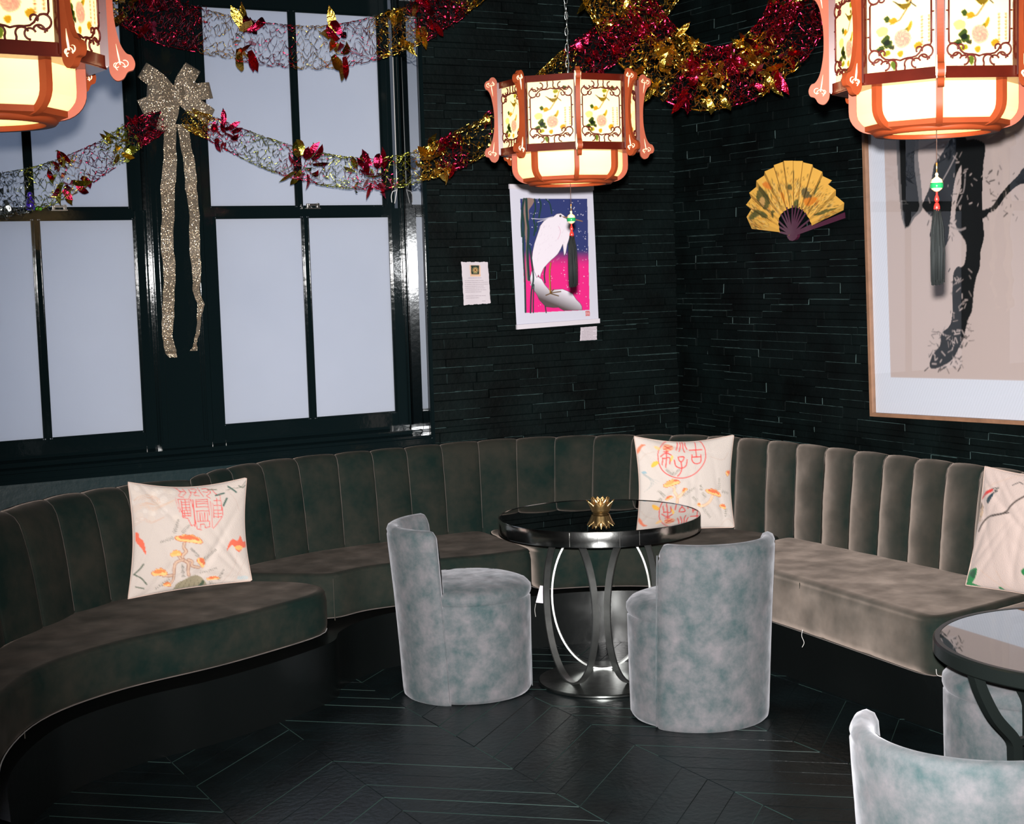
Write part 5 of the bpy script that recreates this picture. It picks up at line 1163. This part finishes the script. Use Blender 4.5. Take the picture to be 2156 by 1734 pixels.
# ------------------------------------------------------------------ foil garlands
FC = {'g': 'foil_gold', 'r': 'foil_red', 'l': 'foil_lime', 's': 'foil_silver'}
def tube_frames(P):
    T = np.gradient(P, axis=0); T /= np.linalg.norm(T, axis=1)[:, None]; N_ = []; pv = np.array([0, 0, 1.0])
    for t in T:
        n_ = pv-t*np.dot(pv, t); n_ /= np.linalg.norm(n_); N_.append(n_); pv = n_
    N_ = np.array(N_); return T, N_, np.cross(T, N_)
def garland(name, label, ctrl, segs, stars, seed):
    """ctrl: (px, py, depth, radius m) along the drape; segs: (end fraction, colour, density 0 open net .. 1 crumpled)"""
    rr = random.Random(seed)
    P0 = np.array([at_t(c[0], c[1], c[2]) for c in ctrl]); Rr = np.array([[c[3]] for c in ctrl])
    D = catmull(np.hstack([P0, Rr]), 16); Lc = np.r_[0, np.cumsum(np.linalg.norm(np.diff(D[:, :3], axis=0), axis=1))]; Ltot = Lc[-1]
    n = int(Ltot/0.0055); S = np.linspace(0, Ltot, n); D = np.stack([np.interp(S, Lc, D[:, i]) for i in range(4)], 1)
    P, R_ = D[:, :3], D[:, 3]; T, A_, B_ = tube_frames(P)
    root = thing(name, label, 'garland', P[n//2], group='foil garlands'); org = P[n//2]
    def pt(i, a, r): i = min(max(i, 0), n-1); return P[i]+(A_[i]*math.cos(a)+B_[i]*math.sin(a))*r*R_[i]-org
    f0 = 0.0
    for (f1, c, dens_) in segs:
        i0, i1 = int(f0*(n-1)), int(f1*(n-1)); m = MB(); ns = 9 if dens_ < 0.5 else 14
        w = 0.0018 if dens_ < 0.5 else 0.0018; step = 5.5
        for k in range(ns):
            ph = rr.uniform(0, 6); pts = []; dr = []
            for i in range(i0, i1+1):
                a = 2*PI*k/ns+(1 if k % 2 else -1)*(PI/ns)*0.55*math.sin(i*PI/step)+rr.uniform(-0.04, 0.04)*(1+dens_*5)
                r = 1.0+rr.uniform(-0.04, 0.04)*(1+dens_*4)-dens_*0.25*abs(math.sin(k*1.7+i*0.11))
                pts.append(pt(i, a, r)); tw = i*0.9+ph; d = A_[i]*math.cos(tw)+B_[i]*math.sin(tw)+T[i]*0.3; dr.append(d/np.linalg.norm(d))
            if len(pts) > 1: m.ribbon(pts, dr, w)
            i = i0                                     # c-shaped links bulging off the strands
            while i < i1-4:
                a0 = 2*PI*k/ns; s_ = rr.choice((-1, 1)); lp = []
                for q in range(7):
                    t = q/6*PI; lp.append(pt(int(i+3.2-3.2*math.cos(t)), a0+s_*math.sin(t)*(2*PI/ns)*rr.uniform(0.5, 0.75), 1.0+0.02*math.sin(t)))
                dd = [(A_[i]*math.cos(a0)+B_[i]*math.sin(a0))*0.6+T[i]*rr.uniform(-0.5, 0.5)]*7
                m.ribbon(lp, [x/np.linalg.norm(x) for x in dd], w*0.8); i += rr.randint(5, 8)
        if dens_ > 0.3:                                # crumpled flakes where the net is bunched up
            for _ in range(int((i1-i0)*2.6*dens_)):
                i = rr.randint(i0, i1); c_ = pt(i, rr.uniform(0, 2*PI), rr.uniform(0.35, 1.1)); u_ = np.array([rr.gauss(0, 1) for _ in range(3)]); u_ /= np.linalg.norm(u_)
                v_ = np.cross(u_, [rr.gauss(0, 1) for _ in range(3)]); v_ /= np.linalg.norm(v_)+1e-9; a_, b_ = rr.uniform(0.003, 0.009), rr.uniform(0.0015, 0.004); bend = np.cross(u_, v_)*a_*0.35
                m.add([c_-u_*a_-v_*b_, c_-u_*a_+v_*b_, c_+v_*b_+bend, c_-v_*b_+bend, c_+u_*a_-v_*b_, c_+u_*a_+v_*b_], [(0, 1, 2, 3), (3, 2, 5, 4)])
        m_o = mesh_obj('foil_net', m.v, m.f, M[FC[c]], root, False); f0 = f1
    for (f_, c, size) in stars:
        i = int(f_*(n-1)); m = MB(); k_n = rr.randint(6, 8)
        for k in range(k_n):
            a = 2*PI*k/k_n+rr.uniform(-0.3, 0.3); rad = A_[i]*math.cos(a)+B_[i]*math.sin(a); tan = -A_[i]*math.sin(a)+B_[i]*math.cos(a)
            st = P[i]+rad*R_[i]*0.55-org; curl = rr.uniform(-2.4, 2.4); ln = size*rr.uniform(0.7, 1.15); ax = T[i]*rr.uniform(-0.8, 0.8); pts = []; dr = []; ws = []; p = st.copy(); ang = 0.0
            base = rad+ax; base /= np.linalg.norm(base)
            for q in range(9):
                d = base*math.cos(ang)+tan*math.sin(ang); pts.append(p.copy()); sdv = np.cross(d, np.cross(base, tan)); wd = np.cross(base, tan)*0.9+sdv*0.35
                dr.append(wd/np.linalg.norm(wd)); t = q/8; ws.append(0.0105*size/0.07*(math.sin(PI*min(1, 0.18+t*0.62))**0.8)*(1 if t < 0.7 else max(0.02, (1-t)/0.3))); p += d*ln/8; ang += curl/8
            m.ribbon(pts, dr, ws)
        mesh_obj('foil_star', m.v, m.f, M[FC[c]], root, True)
    return root
garland('foil_garland', 'open gold and crimson foil garland draped across the top of the windows',
        [(205, -40, 6.25, 0.080), (262, 5, 6.25, 0.085), (340, 42, 6.25, 0.095), (430, 66, 6.25, 0.088), (520, 86, 6.25, 0.086), (610, 98, 6.25, 0.086), (700, 98, 6.25, 0.086), (790, 80, 6.2, 0.084), (870, 52, 6.15, 0.080), (950, 8, 6.1, 0.070), (1020, -45, 6.0, 0.06)],
        [(0.10, 'g', 0.8), (0.285, 'r', 1.0), (0.37, 'g', 0.0), (0.50, 'r', 0.0), (0.60, 'g', 0.0), (0.70, 'r', 0.0), (0.80, 'g', 0.7), (0.92, 'r', 1.0), (1.0, 'g', 1.0)],
        [(0.09, 'g', 0.09), (0.16, 'r', 0.08), (0.375, 'g', 0.13), (0.40, 'r', 0.11), (0.59, 'g', 0.12), (0.615, 'r', 0.11), (0.76, 'g', 0.09), (0.81, 'g', 0.09), (0.84, 'r', 0.08), (0.95, 'g', 0.06)], 1)
garland('foil_garland', 'crimson, yellow and silver foil garland running down left from the gold bow',
        [(336, 256, 6.50, 0.050), (285, 282, 6.42, 0.058), (230, 322, 6.35, 0.062), (170, 356, 6.25, 0.072), (110, 384, 6.15, 0.080), (50, 402, 6.05, 0.085), (-50, 420, 5.95, 0.085)],
        [(0.17, 'r', 0.8), (0.33, 'l', 0.8), (0.50, 'r', 0.1), (0.62, 'g', 0.15), (0.80, 'l', 0.1), (1.0, 's', 0.9)],
        [(0.12, 'r', 0.07), (0.22, 'l', 0.08), (0.27, 'g', 0.07), (0.52, 'r', 0.09), (0.57, 'l', 0.10), (0.61, 'r', 0.08), (0.9, 's', 0.06)], 2)
garland('foil_garland', 'long foil garland swagging from the gold bow to behind the middle lantern',
        [(398, 250, 6.50, 0.045), (440, 268, 6.45, 0.050), (490, 292, 6.4, 0.055), (560, 322, 6.35, 0.063), (640, 347, 6.3, 0.066), (720, 362, 6.2, 0.064), (800, 366, 6.1, 0.064), (880, 350, 6.0, 0.062), (960, 318, 5.9, 0.067), (1040, 272, 5.8, 0.066), (1120, 215, 5.7, 0.064), (1200, 142, 5.6, 0.066), (1270, 98, 5.5, 0.075), (1330, 50, 5.45, 0.070), (1390, -10, 5.4, 0.065), (1420, -60, 5.4, 0.065)],
        [(0.055, 'g', 0.9), (0.13, 'r', 0.3), (0.20, 'l', 0.0), (0.28, 'r', 0.1), (0.35, 'l', 0.0), (0.42, 'r', 0.3), (0.48, 'l', 0.3), (0.53, 'g', 0.8), (0.565, 'r', 0.9), (0.63, 'g', 0.35), (0.70, 'r', 0.3), (0.80, 'g', 0.5), (0.90, 'r', 0.6), (1.0, 'g', 0.8)],
        [(0.075, 'r', 0.08), (0.09, 'r', 0.07), (0.235, 'l', 0.09), (0.25, 'r', 0.09), (0.36, 'l', 0.08), (0.385, 'r', 0.09), (0.40, 'r', 0.07), (0.505, 'g', 0.08), (0.52, 'g', 0.07), (0.54, 'r', 0.07), (0.625, 'g', 0.05), (0.83, 'r', 0.07)], 3)
garland('foil_garland', 'thick bunched gold and crimson foil garland in a deep swag at top right',
        [(1250, -50, 4.85, 0.062), (1285, 20, 4.85, 0.066), (1335, 98, 4.85, 0.070), (1400, 155, 4.85, 0.074), (1470, 182, 4.85, 0.074), (1545, 172, 4.85, 0.074), (1615, 132, 4.85, 0.076), (1670, 75, 4.85, 0.076), (1712, 5, 4.85, 0.070), (1740, -55, 4.85, 0.060)],
        [(0.16, 'g', 1.0), (0.24, 'r', 1.0), (0.40, 'g', 1.0), (0.46, 'r', 1.0), (0.55, 'g', 1.0), (0.62, 'r', 1.0), (0.76, 'g', 1.0), (1.0, 'r', 0.8)],
        [(0.05, 'g', 0.07), (0.13, 'g', 0.05), (0.22, 'r', 0.05), (0.30, 'g', 0.08), (0.36, 'g', 0.07), (0.44, 'r', 0.07), (0.49, 'g', 0.07), (0.53, 'g', 0.06), (0.62, 'r', 0.06), (0.66, 'g', 0.08), (0.69, 'r', 0.08), (0.74, 'r', 0.06), (0.90, 'r', 0.06)], 4)
garland('foil_garland', 'smaller inner crimson and gold foil swag looped above the thick one at top right',
        [(1315, -50, 4.98, 0.045), (1350, 15, 4.98, 0.050), (1395, 75, 4.98, 0.050), (1450, 115, 4.98, 0.050), (1505, 130, 4.98, 0.048), (1560, 118, 4.98, 0.048), (1605, 85, 4.98, 0.050), (1640, 35, 4.98, 0.048), (1665, -45, 4.98, 0.045)],
        [(0.30, 'r', 1.0), (0.46, 'g', 1.0), (0.60, 'r', 1.0), (0.72, 'g', 1.0), (1.0, 'r', 0.9)],
        [(0.33, 'g', 0.07), (0.40, 'g', 0.06), (0.58, 'r', 0.05), (0.65, 'g', 0.06), (0.9, 'g', 0.05)], 5)

# ------------------------------------------------------------------ glitter bow on the post between the windows
def glitter():
    m, nt, b = new_mat('champagne_glitter_ribbon'); N = nt.nodes; Lk = nt.links
    tc = N.new('ShaderNodeTexCoord'); vo = N.new('ShaderNodeTexVoronoi'); vo.inputs['Scale'].default_value = 620; Lk.new(tc.outputs['Object'], vo.inputs['Vector'])
    b.inputs['Base Color'].default_value = (0.20, 0.165, 0.125, 1); b.inputs['Roughness'].default_value = 0.6
    g = N.new('ShaderNodeBsdfGlossy'); g.inputs[0].default_value = (0.9, 0.66, 0.42, 1); g.inputs['Roughness'].default_value = 0.22
    geo = N.new('ShaderNodeNewGeometry'); su = N.new('ShaderNodeVectorMath'); su.operation = 'SUBTRACT'; su.inputs[1].default_value = (0.5, 0.5, 0.5); Lk.new(vo.outputs['Color'], su.inputs[0])
    sc_ = N.new('ShaderNodeVectorMath'); sc_.operation = 'SCALE'; sc_.inputs['Scale'].default_value = 1.15; Lk.new(su.outputs[0], sc_.inputs[0])
    ad = N.new('ShaderNodeVectorMath'); ad.operation = 'ADD'; Lk.new(sc_.outputs[0], ad.inputs[0]); Lk.new(geo.outputs['Normal'], ad.inputs[1])
    nm = N.new('ShaderNodeVectorMath'); nm.operation = 'NORMALIZE'; Lk.new(ad.outputs[0], nm.inputs[0]); Lk.new(nm.outputs[0], g.inputs['Normal'])
    mx = N.new('ShaderNodeMixShader'); mx.inputs[0].default_value = 0.42; Lk.new(b.outputs[0], mx.inputs[1]); Lk.new(g.outputs[0], mx.inputs[2]); Lk.new(mx.outputs[0], N['Material Output'].inputs['Surface'])
    return m
M['glitter'] = glitter()
KN = at_t(368, 200, 6.72)
KN = at_y(368, 200, 6.655)
bow = thing('ribbon_bow', 'champagne glitter ribbon bow with two long tails on the dark post between the windows', 'bow', KN)
PPM = F_PX/float(np.dot(KN-CAM, fw))
ex, ez = np.array([1.0, 0, 0]), np.array([0, 0, 1.0])
def vdir(dx, dy): return (ex*dx*1.07-ez*(dy+dx*0.035))/PPM            # picture offset to an offset on the wall plane
for (dx, dy, w, dep) in ((-64, -47, 17, 0.030), (38, -60, 17, 0.034), (66, -50, 0, 0), (72, -14, 17, 0.026), (70, 43, 18, 0.022), (-70, 33, 18, 0.024), (-28, 78, 17, 0.022), (-56, -6, 17, 0.036), (40, -30, 15, 0.040)):
    if w == 0: continue
    d = vdir(dx, dy); Ln = np.linalg.norm(d); d /= Ln; side = np.array([-d[2], 0, d[0]]); fwd = np.array([0, -1.0, 0]); m = MB(); pts = []; dr = []; ws = []
    for q in range(25):
        t = q/24*2*PI; s_ = (1-math.cos(t))/2; pts.append(d*Ln*s_+fwd*(0.008+dep*math.sin(t)*(0.35+0.65*s_)*0.8+0.006)); wv = 0.55+0.45*min(1, s_*2.2)
        dr.append(side+d*0.10*math.sin(q)); ws.append(w/PPM*wv)
    m.ribbon(pts, dr, ws); o = m.build('loop', M['glitter'], bow, smooth=True)
m = MB(); v = []; f = []; 
for i in range(9):
    for j in range(9):
        x = (i/8-0.5)*2; z = (j/8-0.5)*2; v.append((x*0.030*(1-0.2*abs(z)), -0.055-0.012*math.cos(x*1.4)*math.cos(z*1.2)-0.002*math.sin(9*x+z*3), z*0.034))
m.add(v, grid_faces(9, 9)); m.build('knot', M['glitter'], bow, smooth=True)
def tail(pl):
    L_, R2_ = [], []
    for (xl, xr, y) in pl: L_.append(xl); R2_.append(xr)
    a = catmull([(p[0], p[1], p[2]) for p in pl], 8); m = MB(); v = []; f = []
    for i, (xl, xr, y) in enumerate(a):
        A0 = at_y(xl, y, 6.680); A1 = at_y(xr, y, 6.680); off = 0.010*math.sin(i*0.42)+0.004*math.sin(i*1.1)
        for j in range(4):
            q = A0*(1-j/3)+A1*(j/3)-KN; v.append((q[0], q[1]+off+0.004*(j-1.5)*math.sin(i*0.3)-0.012, q[2]))
    m.add(v, grid_faces(4, len(a))); m.build('tail', M['glitter'], bow, smooth=True)
tail([(345, 372, 262), (342, 370, 320), (339, 368, 380), (337, 366, 430), (338, 364, 500), (341, 366, 560), (342, 368, 620), (339, 363, 665), (341, 363, 705), (343, 368, 735), (356, 372, 752)])
tail([(372, 397, 262), (380, 404, 320), (389, 412, 380), (393, 416, 430), (398, 420, 500), (402, 420, 570), (405, 421, 612), (413, 426, 640), (414, 424, 665), (409, 418, 700), (408, 413, 722), (396, 414, 738)])
# small things on the meeting rail of the left window
pt_ = at_y(65, 446, 6.755); pt_[2] = 2.0087
m = MB(); m.lathe([(0, 0), (0.016, 0), (0.019, 0.01), (0.020, 0.03), (0.015, 0.05), (0.008, 0.058), (0.011, 0.066), (0.010, 0.076), (0, 0.081)], n=24); o = m.build('figurine', M['purple'], None, smooth=True); o.location = pt_
tag(o, 'tiny purple-blue glazed ornament on the meeting rail of the left window', 'ornament')
pt_ = at_y(82, 444, 6.755); pt_[2] = 2.0087
m = MB(); m.lathe([(0, 0), (0.010, 0), (0.014, 0.006), (0.011, 0.016), (0.004, 0.019), (0, 0.019)], n=20); o = m.build('plastic_cap', M['lime'], None, smooth=True); o.location = pt_
tag(o, 'tiny lime green cap beside the purple ornament on the left window rail', 'cap')
